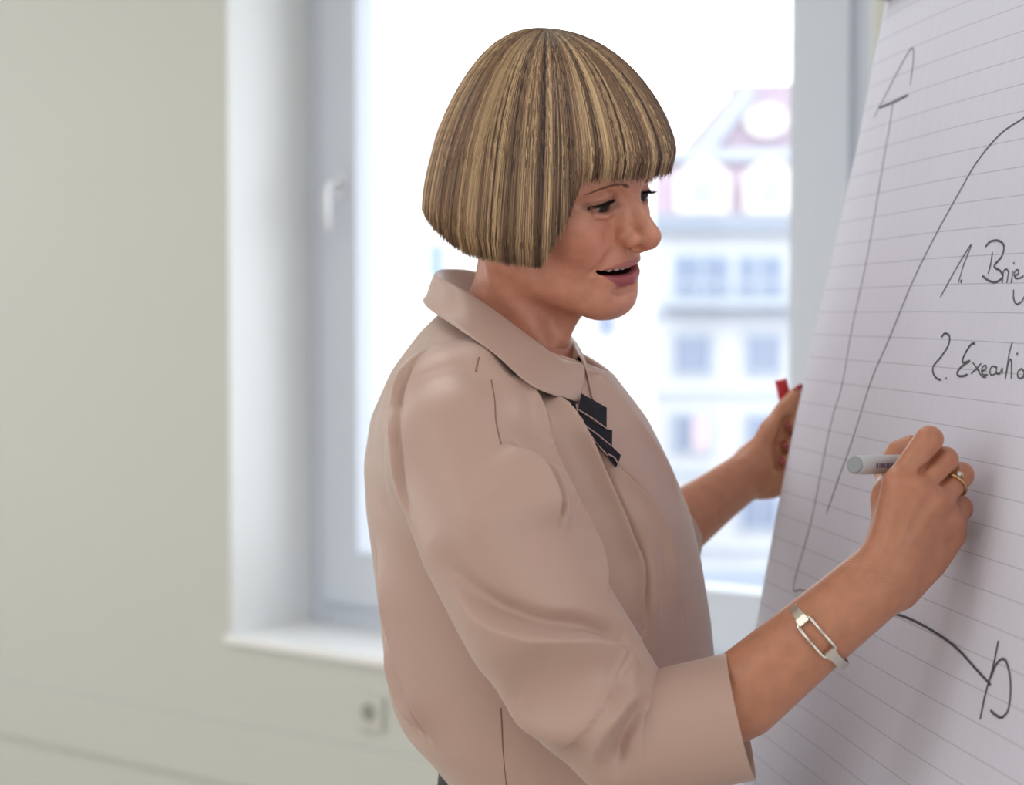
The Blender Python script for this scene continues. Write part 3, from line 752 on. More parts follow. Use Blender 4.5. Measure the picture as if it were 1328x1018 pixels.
vh, LIPU, LIPL = sculpt_head(); Vh, Fh = vh.mesh(3); Lh = Vh.copy(); Nh = len(Vh)
Vh = h2w(Vh)
vr = sculpt_right_hand(); Vr, Fr = vr.mesh(2)
vl = sculpt_left_hand(); Vl, Fl = vl.mesh(2)
vt = sculpt_trunk(); Vt, Ft = vt.mesh(2)
del vr, vl, vt
# colour of the skin itself: lips, mouth, lids, cheeks, fingertips
SK = np.array(srgb(208, 144, 120)); LIP = np.array(srgb(168, 82, 92)); MOUTH = np.array(srgb(70, 26, 26))
def sstep(a, b, x): t = np.clip((x-a)/(b-a), 0, 1); return t*t*(3-2*t)
colr = np.tile(SK, (Nh+len(Vr)+len(Vl)+len(Vt), 1))
colr[Nh:Nh+len(Vr)+len(Vl)] = srgb(192, 131, 103)
def blend(i0, i1, w, c): colr[i0:i1] = colr[i0:i1]*(1-w[:, None]) + np.array(c)*w[:, None]
X, Y, Z = Lh.T
du, tu = dist_chain(Lh, LIPU); dl, tl = dist_chain(Lh, LIPL)
wid_u = np.interp(np.abs(tu-.5), [0, .5], [.0052, .0028]); wid_l = np.interp(np.abs(tl-.5), [0, .5], [.0082, .0032])
ch = np.exp(-(((np.abs(X)-.044)/.02)**2 + ((Z+.045)/.022)**2 + ((Y-.06)/.04)**2)); blend(0, Nh, .55*ch, srgb(206, 126, 108))
nz = np.exp(-((X/.014)**2 + ((Z+.040)/.013)**2 + ((Y-.113)/.016)**2)); blend(0, Nh, .30*nz, srgb(205, 125, 108))
aX = np.abs(X); zu_ = np.interp(aX, [0, .007, .0195, .0275, .0320], [-.0612, -.0600, -.0628, -.0660, -.0682]); zl_ = np.interp(aX, [0, .009, .018, .026, .0320], [-.0858, -.0852, -.0812, -.0745, -.0690])
lip = (1-sstep(-.0004, .0010, Z-zu_))*(1-sstep(-.0004, .0010, zl_-Z))*(aX < .033)*(Y > .066)
blend(0, Nh, lip*np.where(Z > -.070, .62, .92), LIP)
ins = (np.abs(Z+.0706) < .0058)*(np.abs(X) < .0325)*(Y < np.interp(np.abs(X), [0, .012, .022, .033], [.0900, .0865, .0790, .067]))*(Y > .045); ins = ins.astype(float)
blend(0, Nh, ins, MOUTH)
for sx in (1, -1):
    e = np.sqrt(((X-.0318*sx)/.0168)**2 + ((Z+.0088)/.0066)**2); lidm = (1-sstep(.92, 1.25, e))*(Y > .07); blend(0, Nh, .55*lidm, srgb(110, 70, 62))
    e = np.sqrt(((X-.031*sx)/.018)**2 + ((Z+.001)/.009)**2); blend(0, Nh, .22*(1-sstep(.6, 1.3, e))*(Y > .07), srgb(165, 112, 96))
for (mx, my, mz, mr) in ((640, 352, 1.60, .0016), (692, 424, 1.61, .0012)):
    q = w2h(at(mx, my, mz)); d = np.linalg.norm((Lh-q)[:, [0, 2]], axis=1)
# body mesh: the pieces meet inside the clothes
V = np.concatenate([Vh, Vr, Vl, Vt]); o1, o2, o3 = Nh, Nh+len(Vr), Nh+len(Vr)+len(Vl)
F = np.concatenate([Fh, Fr+o1, Fl+o2, Ft+o3])
# finger reddening at knuckles and tips
for i in range(4):
    for k_, (rr, w_) in dict(pip=(.013, .25), mcp=(.014, .22)).items():
        c_ = np.array(at(*HANDR[k_][i])); d_ = np.linalg.norm(Vr-c_, axis=1); blend(o1, o2, w_*np.exp(-(d_/rr)**2), srgb(196, 112, 92))
def skin_mat():
    m = bpy.data.materials.new('skin'); m.use_nodes = True; nt = m.node_tree; b = nt.nodes['Principled BSDF']
    at_ = nt.nodes.new('ShaderNodeVertexColor'); at_.layer_name = 'skin_tint'
    tc = nt.nodes.new('ShaderNodeTexCoord')
    n1 = nt.nodes.new('ShaderNodeTexNoise'); n1.inputs['Scale'].default_value = 90; n1.inputs['Detail'].default_value = 5
    nt.links.new(tc.outputs['Object'], n1.inputs['Vector'])
    r = nt.nodes.new('ShaderNodeMapRange'); r.inputs['From Min'].default_value = .3; r.inputs['From Max'].default_value = .7; r.inputs['To Min'].default_value = .90; r.inputs['To Max'].default_value = 1.07
    nt.links.new(n1.outputs['Fac'], r.inputs['Value'])
    mx = nt.nodes.new('ShaderNodeVectorMath'); mx.operation = 'SCALE'; nt.links.new(at_.outputs['Color'], mx.inputs[0]); nt.links.new(r.outputs['Result'], mx.inputs['Scale'])
    nt.links.new(mx.outputs[0], b.inputs['Base Color'])
    b.inputs['Roughness'].default_value = .38; b.inputs['Specular IOR Level'].default_value = .5
    b.inputs['Subsurface Weight'].default_value = .22; b.inputs['Subsurface Radius'].default_value = (1.0, .35, .2); b.inputs['Subsurface Scale'].default_value = .006
    n2 = nt.nodes.new('ShaderNodeTexNoise'); n2.inputs['Scale'].default_value = 420; n2.inputs['Detail'].default_value = 4
    nt.links.new(tc.outputs['Object'], n2.inputs['Vector'])
    bp = nt.nodes.new('ShaderNodeBump'); bp.inputs['Strength'].default_value = .25; bp.inputs['Distance'].default_value = .0010
    ca = nt.nodes.new('ShaderNodeVertexColor'); ca.layer_name = 'creases'
    sp_ = nt.nodes.new('ShaderNodeSeparateColor'); nt.links.new(ca.outputs['Color'], sp_.inputs[0])
    m1 = nt.nodes.new('ShaderNodeMath'); m1.operation = 'MULTIPLY'; m1.inputs[1].default_value = 6.2832; nt.links.new(sp_.outputs[0], m1.inputs[0])
    m2 = nt.nodes.new('ShaderNodeMath'); m2.operation = 'SINE'; nt.links.new(m1.outputs[0], m2.inputs[0])
    m3 = nt.nodes.new('ShaderNodeMath'); m3.operation = 'MULTIPLY'; nt.links.new(m2.outputs[0], m3.inputs[0]); nt.links.new(sp_.outputs[1], m3.inputs[1])
    m4 = nt.nodes.new('ShaderNodeMath'); m4.operation = 'MULTIPLY_ADD'; m4.inputs[1].default_value = .95; nt.links.new(m3.outputs[0], m4.inputs[0]); nt.links.new(n2.outputs['Fac'], m4.inputs[2])
    nt.links.new(m4.outputs[0], bp.inputs['Height']); nt.links.new(bp.outputs[0], b.inputs['Normal'])
    return m
M_skin = skin_mat()
def quad_mesh(name, V, F, mat, parent, smooth=True):
    me = bpy.data.meshes.new(name); nv, nf = len(V), len(F)
    me.vertices.add(nv); me.vertices.foreach_set('co', np.asarray(V, np.float32).ravel())
    me.loops.add(nf*4); me.loops.foreach_set('vertex_index', np.asarray(F, np.int32).ravel())
    me.polygons.add(nf); me.polygons.foreach_set('loop_start', np.arange(0, nf*4, 4, dtype=np.int32))
    me.polygons.foreach_set('use_smooth', np.ones(nf, bool) if smooth else np.zeros(nf, bool))
    me.update(calc_edges=True); me.validate()
    if mat: me.materials.append(mat)
    return put(bpy.data.objects.new(name, me), parent)
def set_col(o, name, C):
    a = o.data.color_attributes.new(name, 'FLOAT_COLOR', 'POINT')
    a.data.foreach_set('color', np.concatenate([C, np.ones((len(C), 1))], 1).astype(np.float32).ravel())
# fine skin folds at the wrist and the eye corner: running coordinate and strength, read by the skin's relief
crs = np.zeros((len(V), 3))
def creases(i0, i1, VV, c, along, half_l, half_w, period, depth):
    c = np.array(c, float); a = np.array(along, float); a /= np.linalg.norm(a); q = VV-c; s_ = q@a; rest = np.linalg.norm(q - s_[:, None]*a, axis=1)
    m = np.exp(-(s_/half_l)**2 - (rest/half_w)**4)*depth; k = m > crs[i0:i1, 1]
    crs[i0:i1, 0][k] = (s_[k] + .0012*np.sin(rest[k]*260))/period; crs[i0:i1, 1][k] = m[k]
creases(o1, o2, Vr, at(1134, 738, 1.385), np.array(at(1166, 655, 1.4)) - np.array(at(1120, 765, 1.4)), .010, .030, .0026, 1.)
creases(o1, o2, Vr, at(1205, 571, 1.392), np.array(at(1205, 571, 1.402)) - np.array(at(1166, 628, 1.402)), .005, .012, .0018, .5)
creases(0, Nh, Vh, h2w(np.array([(.052, .064, -.012)]))[0], h2w(np.array([(.0, .0, .01)]))[0]-h2w(np.array([(0, -.004, 0)]))[0], .008, .010, .0036, .55)
body = quad_mesh('body', V, F, M_skin, person); set_col(body, 'skin_tint', colr); set_col(body, 'creases', crs)

# --- eyes
M_eye = new_mat('eyeball', (1, 1, 1), .25, .3)
_nt = M_eye.node_tree; _a = _nt.nodes.new('ShaderNodeVertexColor'); _a.layer_name = 'iris'; _nt.links.new(_a.outputs['Color'], _nt.nodes['Principled BSDF'].inputs['Base Color'])
def uv_sphere(c, r, nu=40, nv=28):
    V = []; F = []
    for j in range(nv+1):
        th = math.pi*j/nv
        for i in range(nu): a = 2*math.pi*i/nu; V.append((c[0]+r*math.sin(th)*math.cos(a), c[1]+r*math.cos(th), c[2]+r*math.sin(th)*math.sin(a)))
    for j in range(nv):
        for i in range(nu): F.append((j*nu+i, j*nu+(i+1) % nu, (j+1)*nu+(i+1) % nu, (j+1)*nu+i))
    return np.array(V), np.array(F)
for sx in (1, -1):
    c = np.array((.031*sx, .0745, -.006)); EV, EF = uv_sphere(c, .0122)
    gaze = np.array((.0, .93, -.34)); gaze /= np.linalg.norm(gaze)
    dd = ((EV-c)/.0122)@gaze; ang = np.degrees(np.arccos(np.clip(dd, -1, 1)))
    C = np.tile(np.array(srgb(178, 164, 158)), (len(EV), 1)); C[ang < 42] = srgb(46, 35, 30); C[ang < 15] = (.006, .006, .006)  # eye white darkened to hold shadow in its colour
    e = quad_mesh('eye', h2w(EV), EF, M_eye, body); set_col(e, 'iris', C)
# --- teeth: an arch of rounded upper incisors
M_teeth = new_mat('tooth_enamel', srgb(216, 206, 194), .25, .5)
bm = bmesh.new()
for i in range(-3, 4):
    if i == 0: continue
    xx = (abs(i)-.5)*.0072*(1 if i > 0 else -1); yy = .0868 - 15*xx*xx
    tb = bmesh.ops.create_uvsphere(bm, u_segments=12, v_segments=8, radius=1)
    for vv in tb['verts']:
        q = vv.co; s_ = lambda t: math.copysign(abs(t)**.6, t)
        vv.co = Vector(h2w(np.array([(xx + .0037*s_(q.x), yy + .003*s_(q.y), -.0664 + .0042*s_(q.z))]))[0])
o = bm_obj('teeth', bm, M_teeth, body, True); o['kind'] = 'stuff'
# --- lashes and brows
M_lash = new_mat('dark_lash', srgb(30, 24, 22), .5, .3); M_brow = new_mat('brow_hair', srgb(138, 102, 84), .6, .3)
def strands(name, lines, r0, r1, mat, parent, seg=3):
    VV = []; FF = []; b0 = 0
    for L in lines:
        a, f = tube_arrays(L, np.linspace(r0, r1, len(L)), seg, False); VV.append(a); FF += [tuple(i+b0 for i in q) for q in f]; b0 += len(a)
    return mesh_obj(name, np.concatenate(VV), FF, mat, parent, True)
for sx in (1, -1):
    lines = []; c = np.array((.031*sx, .0745, -.006))
    for k in range(90):
        t = k/89; x_ = lerp(.0185, .0455, t); zl = -.0092 + .0051*math.sqrt(max(0, 1-((x_-.0318)/.0142)**2)) + math.tan(math.radians(7))*(-(x_-.0318))*1.0
        dx = (x_-.031); y_ = .0745 + math.sqrt(max(1e-6, .0137**2 - dx*dx - (zl+.006)**2))
        p0 = np.array((x_*sx, y_, zl)); out = np.array(((.10 + .55*(t-.35) + random.gauss(0, .10))*sx, .9, -.35 + .25*random.random())); out /= np.linalg.norm(out)
        ln = lerp(.0028, .0056, min(1, t*1.4))*random.uniform(.7, 1.1)
        lines.append(h2w(np.array([p0, p0 + out*ln*.5 + np.array((0, 0, -.0006)), p0 + out*ln + np.array((0, 0, .0018))])))
    o = strands('eyelashes', lines, .00022, .00008, M_lash, body); o['kind'] = 'stuff'
    lid = []
    for k in range(20):
        t = k/19; x_ = lerp(.0180, .0460, t); zl = -.0092 + .0052*math.sqrt(max(0, 1-((x_-.0318)/.0142)**2)) + math.tan(math.radians(7))*(-(x_-.0318))
        dx = (x_-.031); y_ = .0745 + math.sqrt(max(1e-6, .0136**2 - dx*dx - (zl+.006)**2)); lid.append((x_*sx, y_, zl))
    tube('eyeliner', h2w(np.array(lid)), np.interp(np.linspace(0, 1, 20), [0, .5, 1], [.0004, .0010, .0007]), M_lash, body, 6)
    lines = []
    for k in range(130):
        t = random.random(); s_ = random.gauss(0, .33)
        x_ = lerp(.012, .046, t); zc = .0075 + .0055*math.sin(math.pi*min(1, t*.95)) - .003*t
        wdt = lerp(.0026, .0010, t); z_ = zc + s_*wdt
        p0 = np.array((x_*sx, 0, z_)); dr = np.array((.8*sx, 0, .35 - .7*t)); dr /= np.linalg.norm(dr)
        lines.append((p0, dr*random.uniform(.004, .007)))
    # drop the brow hairs on to the forehead surface
    mk = (np.abs(Lh[:, 2]-.01) < .02) & (Lh[:, 1] > .04) & (Lh[:, 0]*sx > 0); Q = Lh[mk]
    out = []
    for p0, d in lines:
        ln = []
        for t in (0, .5, 1):
            p = p0 + d*t; j = np.argmin((Q[:, 0]-p[0])**2 + (Q[:, 2]-p[2])**2); ln.append((p[0], Q[j, 1] + .0004 + .0004*t, p[2]))
        out.append(h2w(np.array(ln)))
    o = strands('eyebrow', out, .0002, .00008, M_brow, body); o['kind'] = 'stuff'
# ------------------------------------------------------------------ hair: a chin-length bob with a full fringe
HC = np.array((0, -.004, .022))
def hem(phi):
    """height of the cut edge for an angle from the face (degrees, + on her right)"""
    a = abs(phi); k0, k1 = (46, 64) if phi > 0 else (40, 82)
    z = np.interp(a, [0, k0, k1, 100, 135, 180], [.025, .022, -.060, -.060, -.038, -.030]) if phi > 0 else np.interp(a, [0, k0, 60, k1, 110, 180], [.025, .022, .0, -.05, -.052, -.036])
    return float(z)
def hair_pt(phi, t, rho):
    """t in 0..1 from crown to hem, rho 1 = outer surface"""
    f = math.radians(phi); sx, cy = math.sin(f), math.cos(f)
    ax = .092; ay = .131 if cy > 0 else .111
    z1 = hem(phi); zt = HC[2]; H_ = .111
    arc = 1.45*((ax+H_)/2); down = max(0., zt - z1); tot = arc + down
    s = t*tot
    if s < arc or down <= 0:
        th = (s/arc)*math.pi/2 if down > 0 else t*math.pi/2
        lat = math.sin(th)*(1 - (.055 if cy > 0 else .125)*math.sin(2*th)); z = zt + H_*math.cos(th)
    else:
        lat = 1.; z = zt - (s-arc)
    dz = max(0., zt - z)
    bulge = 1 + .055*math.sin(min(1, dz/.075)*math.pi*.6) - (.16*max(0., (dz - max(0.06, down-.035))/.04)**1.6 if down > .04 else 0)
    if cy > .5 and down < .03: bulge -= .05*max(0, (t-.86)/.14)**2
    r = lat*bulge
    x = sx*ax*r*rho; y = cy*ay*r*rho
    # fuller low at the back, flatter at the nape of the crown
    if cy < 0: y += -cy*(-.006)*math.sin(min(1, max(0, dz)/.06)*math.pi*.5)*r
    x -= .010*max(0., 1-r*r); y -= .013*max(0., 1-r*r)
    zz = HC[2] + (z-HC[2])*(rho if z > HC[2] else 1)
    return np.array((HC[0]+x, HC[1]+y, zz))
M_cap = new_mat('hair_mass', srgb(112, 86, 66), .6, .3)
NP, NT = 120, 26
def shell(rho, extra=0.):
    V = []; F = []
    for j in range(NT+1):
        for i in range(NP):
            V.append(hair_pt(-180 + 360*i/NP, .02 + .98*j/NT, rho))
    for j in range(NT):
        for i in range(NP): F.append((j*NP+i, (j+1)*NP+i, (j+1)*NP+(i+1) % NP, j*NP+(i+1) % NP))
    return np.array(V), np.array(F)
SV, SF = shell(.945)
hair = quad_mesh('hair', h2w(SV), SF, M_cap, person)
md = hair.modifiers.new('thickness', 'SOLIDIFY'); md.thickness = .006; md.offset = 1
def hair_mat():
    m = bpy.data.materials.new('blonde_strands'); m.use_nodes = True; nt = m.node_tree; b = nt.nodes['Principled BSDF']
    a = nt.nodes.new('ShaderNodeVertexColor'); a.layer_name = 'strand'; nt.links.new(a.outputs['Color'], b.inputs['Base Color'])
    b.inputs['Roughness'].default_value = .38; b.inputs['Specular IOR Level'].default_value = .45
    return m
M_hair = hair_mat()
rng = np.random.RandomState(3)
NS, NK = 14000, 12
streak_p = rng.uniform(-180, 180, 420); streak_v = rng.normal(0, 1, 420)
order = np.argsort(streak_p); streak_p, streak_v = streak_p[order], streak_v[order]
HVs, HFs, HCs = [], [], []; b0 = 0
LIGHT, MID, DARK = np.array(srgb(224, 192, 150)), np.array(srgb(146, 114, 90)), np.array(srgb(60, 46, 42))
for i in range(NS):
    phi = rng.uniform(-180, 180)
    if phi < -60 and phi > -150 and rng.rand() < .5: phi = -phi
    rho = 1 - .040*rng.rand()**1.2
    t0 = rng.uniform(.0, .16) + (.25*rng.rand() if rng.rand() < .15 else 0)
    t1 = 1 + rng.normal(0, .016 if abs(phi) > 60 else .026)
    if rng.rand() < .12: t1 -= .25*rng.rand()**2
    wob, ph2 = rng.normal(0, 0.35), rng.uniform(0, 6.28)
    swirl = (3 if rng.rand() < .85 else 16)*rng.normal(0, .35)
    L = []
    for k in range(NK):
        t = t0 + (t1-t0)*k/(NK-1)
        p = hair_pt(((phi + swirl*(1-t)*.6 + wob*math.sin(3*t+ph2) + 180) % 360) - 180, min(t, 1.), rho + .0012*math.sin(5*t+ph2))
        if t > 1: p[2] -= (t-1)*.12
        L.append(p)
    L = h2w(np.array(L))
    a, f = tube_arrays(L, np.interp(np.linspace(0, 1, NK), [0, .2, .85, 1], [.0003, .00045, .00040, .00012]), 3, False)
    HVs.append(a); HFs.append(np.array(f)+b0); b0 += len(a)
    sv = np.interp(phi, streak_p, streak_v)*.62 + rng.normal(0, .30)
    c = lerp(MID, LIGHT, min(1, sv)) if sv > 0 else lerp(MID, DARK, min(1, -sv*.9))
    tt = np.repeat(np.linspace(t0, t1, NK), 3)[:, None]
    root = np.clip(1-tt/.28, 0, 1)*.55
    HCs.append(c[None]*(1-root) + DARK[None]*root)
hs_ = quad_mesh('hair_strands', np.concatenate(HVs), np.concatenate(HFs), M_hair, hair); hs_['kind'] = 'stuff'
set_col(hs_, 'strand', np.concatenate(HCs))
# ------------------------------------------------------------------ blouse, trousers, shoes
def cloth_mat(name, col, rough, spec, sheen, weave=900, bump=.12):
    m = new_mat(name, col, rough, spec, sheen=sheen)
    nt = m.node_tree; b = nt.nodes['Principled BSDF']; tc = nt.nodes.new('ShaderNodeTexCoord')
    n = nt.nodes.new('ShaderNodeTexNoise'); n.inputs['Scale'].default_value = weave; n.inputs['Detail'].default_value = 2
    nt.links.new(tc.outputs['Object'], n.inputs['Vector'])
    bp = nt.nodes.new('ShaderNodeBump'); bp.inputs['Strength'].default_value = bump; bp.inputs['Distance'].default_value = .001
    nt.links.new(n.outputs['Fac'], bp.inputs['Height']); nt.links.new(bp.outputs[0], b.inputs['Normal'])
    b.inputs['Sheen Roughness'].default_value = .4
    return m
M_blouse = cloth_mat('blush_satin', srgb(188, 156, 144), .42, .5, .30)
M_seam = new_mat('seam_shadow_thread', srgb(150, 112, 96), .7, .2)  # dark tube colour stands for shade in the seam grooves
M_navy = cloth_mat('navy_cloth', srgb(34, 36, 52), .7, .3, .1)
def project(V):
    x, y, z = V[:, 0], V[:, 1], V[:, 2]-CAMZ
    d = y*CP - z*SP; v = y*SP + z*CP
    return CXP + FPX*x/d, CYP - FPX*v/d, d
def sculpt_blouse():
    v = Vox((-.155, 1.345, 1.10), (.192, 1.985, 1.715), .0017)
    rows = []
    for (py, xl, xr, zc, ay) in ((392, 585, 715, 1.665, .050), (430, 545, 745, 1.665, .085), (480, 508, 792, 1.665, .135), (540, 482, 838, 1.67, .172), (600, 473, 868, 1.67, .176),
                             (660, 476, 893, 1.67, .174), (720, 484, 907, 1.67, .170), (800, 494, 920, 1.67, .165), (860, 500, 926, 1.67, .162), (905, 508, 928, 1.67, .160),
                             (935, 520, 930, 1.67, .159), (956, 537, 930, 1.67, .157), (975, 556, 930, 1.67, .155), (1000, 577, 930, 1.67, .153), (1020, 590, 930, 1.67, .151), (1085, 606, 925, 1.67, .148)):
        p = at((xl+xr)/2, py, zc); rows.append((p.z, p.x, p.y, (xr-xl)/2/FPX*zc, ay))
    v.loft(rows, 0., e=2.15)
    R = lambda L: ([at(a, b, c) for a, b, c, r in L], [r/FPX*c for a, b, c, r in L])
    v.chain(*R([(612, 520, 1.575, 70), (592, 535, 1.545, 84), (600, 590, 1.51, 96)]), .05)
    v.chain(*R([(600, 585, 1.51, 97), (645, 695, 1.465, 103), (703, 805, 1.448, 99), (772, 905, 1.44, 90), (822, 958, 1.435, 80)]), .004)
    v.chain(*R([(815, 955, 1.436, 80), (865, 950, 1.43, 70)]), .006)
    # far sleeve
    v.chain([at(690, 510, 1.79), at(742, 650, 1.845), at(772, 750, 1.86)], [.062, .060, .056], .03)
    v.chain([at(772, 750, 1.86), at(850, 702, 1.892)], [.055, .048], .012)
    # neck opening, low in front
    b_, f_, n_ = Vector(at(566, 384, 1.66)), Vector(at(757, 497, 1.61)), Vector(at(640, 436, 1.565))
    nn = (f_-b_).cross(n_-b_); nn = nn if nn.z > 0 else -nn
    v.cut(b_, nn, at(668, 440, 1.655), nn, .088, .004)
    v.chain([at(652, 455, 1.66), at(668, 330, 1.645)], [.052, .060], .004, True)
    return v
vb = sculpt_blouse(); Vb, Fb = vb.mesh(3); del vb
# the folds: traced lines dropped on to the cloth and pressed or raised there
def drop(pts, V, rad=5.):
    px, py, d = project(V); out = []
    for (a, b) in pts:
        m = (np.abs(px-a) < rad) & (np.abs(py-b) < rad)
        if not m.any(): continue
        i = np.where(m)[0]; dm = d[i].min(); i = i[d[i] < dm + .012]
        w = np.exp(-((px[i]-a)**2 + (py[i]-b)**2)/8) + 1e-9
        out.append((V[i]*w[:, None]).sum(0)/w.sum())
    return np.array(out)
EYE = np.array((0, 0, CAMZ))
def signed(V, P):
    best = np.full(len(V), 9.); sgn = np.zeros(len(V)); par = np.zeros(len(V)); n = len(P)-1
    for i in range(n):
        a, ba = P[i], P[i+1]-P[i]; t = np.clip(((V-a)@ba)/(ba@ba+1e-12), 0, 1)
        w = V-a-t[:, None]*ba; d = np.linalg.norm(w, axis=1); m = d < best
        side = np.cross(ba, EYE-a); best[m] = d[m]; sgn[m] = np.sign(w[m]@side); par[m] = (i+t[m])/n
    return best, sgn, par
def fold(V, N, pts, kind, amp, w, w2=None, ends=(.3, .3)):
    P = drop(catmull(pts, 3), V0)
    if len(P) < 2: return np.zeros(len(V))
    near = (np.abs(V-P.mean(0)).max(1) < np.abs(P-P.mean(0)).max() + 4*max(w, w2 or 0))
    out = np.zeros(len(V)); d, s, t = signed(V[near], P)
    tap = np.clip(t/max(ends[0], 1e-3), 0, 1)*np.clip((1-t)/max(ends[1], 1e-3), 0, 1); tap = tap*tap*(3-2*tap)
    if kind == 'ridge': f = np.exp(-(d/w)**2)
    elif kind == 'crease': f = -np.exp(-(d/w)**2)
    else:       # 'step': rises slowly on one side (left of the direction of travel), falls off short on the other
        sd = d*s*(1 if kind == 'step' else -1); w2 = w2 or w*.25
        f = np.where(sd > 0, np.exp(-(sd/w)**1.2), np.exp(-(sd/w2)**2)*1.0)
        f = f - .55*np.where(sd < 0, np.exp(-((sd+2.2*w2)/(1.3*w2))**2), 0)
    facing = (N[near]*(EYE-V[near])).sum(1) > -.02
    out[near] = 1.55*amp*f*tap*facing
    return out
FOLDS = [
 # pleats falling from the collar
 ([(673, 488), (699, 544), (710, 589), (736, 645), (762, 690), (783, 743), (786, 790)], 'step', .0074, .0105, .0022, (.05, .3)),
 ([(706, 508), (744, 559), (770, 604), (792, 648), (812, 695), (826, 735), (830, 790), (834, 850)], 'step', .0074, .0105, .0022, (.05, .3)),
 ([(727, 518), (758, 566), (796, 611), (833, 648), (857, 690), (868, 743), (878, 789), (886, 820)], 'step', .0062, .0100, .0025, (.05, .3)),
 ([(790, 620), (824, 670), (842, 720), (846, 790), (852, 850)], 'ridge', .0040, .009),
 ([(762, 478), (796, 514), (833, 562), (866, 612), (890, 670)], 'step', .0045, .010, .0025, (.1, .3)),
 # armhole
 ([(652, 572), (670, 588), (693, 612), (709, 645), (722, 692)], 'step', .0105, .026, .003, (.5, .2)),
 ([(686, 590), (712, 620), (726, 660), (727, 700)], 'ridge', .0060, .007),
 ([(600, 425), (632, 470), (660, 510), (690, 570)], 'ridge', .0040, .014),
 # sleeve
 ([(556, 715), (597, 768), (642, 808), (700, 828), (758, 832), (808, 845), (838, 874)], 'step', .0105, .034, .006, (.4, .25)),
 ([(660, 850), (705, 872), (750, 876), (795, 872), (825, 880)], 'crease', .0070, .026),
 ([(640, 880), (672, 920), (712, 945), (755, 945), (800, 915), (836, 890)], 'ridge', .0055, .014),
 ([(768, 1000), (784, 955), (810, 918), (842, 892)], 'ridge', .0060, .009),
 ([(797, 1015), (803, 965), (818, 928), (836, 905)], 'crease', .0070, .007),
 ([(560, 560), (590, 650), (640, 740), (700, 790)], 'ridge', .0025, .026, None, (.5, .5)),
 # seam over the shoulder blade, back of the blouse
 ([(568, 420), (530, 475), (515, 515), (512, 560), (522, 640), (540, 690)], 'step', .0038, .014, .0022),
 ([(548, 425), (512, 490), (495, 560), (491, 640)], 'ridge', .0016, .009, None, (.4, .4)),
 ([(484, 690), (500, 760), (516, 820), (543, 905), (566, 972)], 'step_', .0080, .018, .003, (.4, .25)),
 ([(497, 790), (508, 860), (524, 910), (552, 955)], 'step_', .0060, .012, .003, (.4, .25)),
]
V0 = Vb.copy(); N0 = vnormals(Vb, Fb)
disp = np.zeros(len(Vb))
for f_ in FOLDS:
    disp += fold(V0, N0, f_[0], f_[1], f_[2], f_[3], f_[4] if len(f_) > 4 else None, f_[5] if len(f_) > 5 else (.3, .3))
Vb = laplace(V0 + N0*disp[:, None], Fb, .35, 1)
blouse = quad_mesh('blouse', Vb, Fb, M_blouse, person); blouse['label'] = 'blush pink satin blouse with pleats below the collar'
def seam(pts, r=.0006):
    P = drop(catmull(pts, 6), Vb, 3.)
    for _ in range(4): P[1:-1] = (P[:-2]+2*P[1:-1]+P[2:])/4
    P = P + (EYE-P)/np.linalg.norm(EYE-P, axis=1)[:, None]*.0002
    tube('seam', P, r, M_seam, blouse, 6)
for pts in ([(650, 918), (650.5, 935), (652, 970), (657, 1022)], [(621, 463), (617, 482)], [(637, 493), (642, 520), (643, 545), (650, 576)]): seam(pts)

# --- collar: turned-down band around the neck
cu = [(757, 472, 1.600), (730, 467, 1.588), (690, 440, 1.574), (640, 403, 1.576), (597, 375, 1.605), (566, 359, 1.655), (575, 350, 1.715), (625, 356, 1.745), (695, 400, 1.745), (735, 430, 1.715), (752, 462, 1.655)]
cl = [(753, 523, 1.570), (692, 502, 1.545), (640, 458, 1.532), (592, 425, 1.556), (553, 398, 1.635), (556, 388, 1.730), (615, 405, 1.790), (700, 445, 1.790), (745, 470, 1.740), (768, 500, 1.665), (770, 520, 1.640)]
ci = [(742, 480, 1.605), (720, 490, 1.600), (690, 470, 1.597), (645, 430, 1.600), (610, 400, 1.620), (590, 385, 1.655), (600, 382, 1.700), (630, 390, 1.722), (690, 425, 1.722), (722, 450, 1.700), (738, 475, 1.650)]
w3 = lambda L, n: catmull([npv(at(*q)) for q in L], n)
def seat(L, off):      # keep the near half of the collar resting on the cloth
    out = []
    for (a, b, c) in L:
        q = drop([(a, b)], Vb, 6.) if c < 1.66 else []
        if len(q): c = min(c, float(project(q)[2][0]) - off)
        out.append((a, b, c))
    return out
cl = seat(cl, .006); cu = seat(cu, .004)
A_, B_, C_ = w3(cu, 8), w3(cl, 8), w3(ci, 8)
n_ = len(A_); cen = np.array(at(655, 420, 1.66)); V = []; NR = 9
for i in range(n_):
    out_ = (A_[i]+B_[i])/2 - cen; out_[2] = 0; out_ /= np.linalg.norm(out_)
    V.append(C_[i])
    V.append(A_[i]*.6 + C_[i]*.4 + out_*.001)
    V.append(A_[i] - out_*.0015)
    for j in range(NR+1):
        t = j/NR; p = A_[i]*(1-t) + B_[i]*t + out_*(.0032*math.sin(math.pi*min(1, t*1.25)**.7)*(1 if t < .8 else math.cos((t-.8)*4)))
        V.append(p)
M1 = NR+4; F = [(i*M1+j, i*M1+j+1, (i+1)*M1+j+1, (i+1)*M1+j) for i in range(n_-1) for j in range(M1-1)]
collar = mesh_obj('collar', V, F, M_blouse, blouse, True)
md = collar.modifiers.new('thickness', 'SOLIDIFY'); md.thickness = .0022; md.offset = 0
md = collar.modifiers.new('smooth', 'SUBSURF'); md.levels = md.render_levels = 1

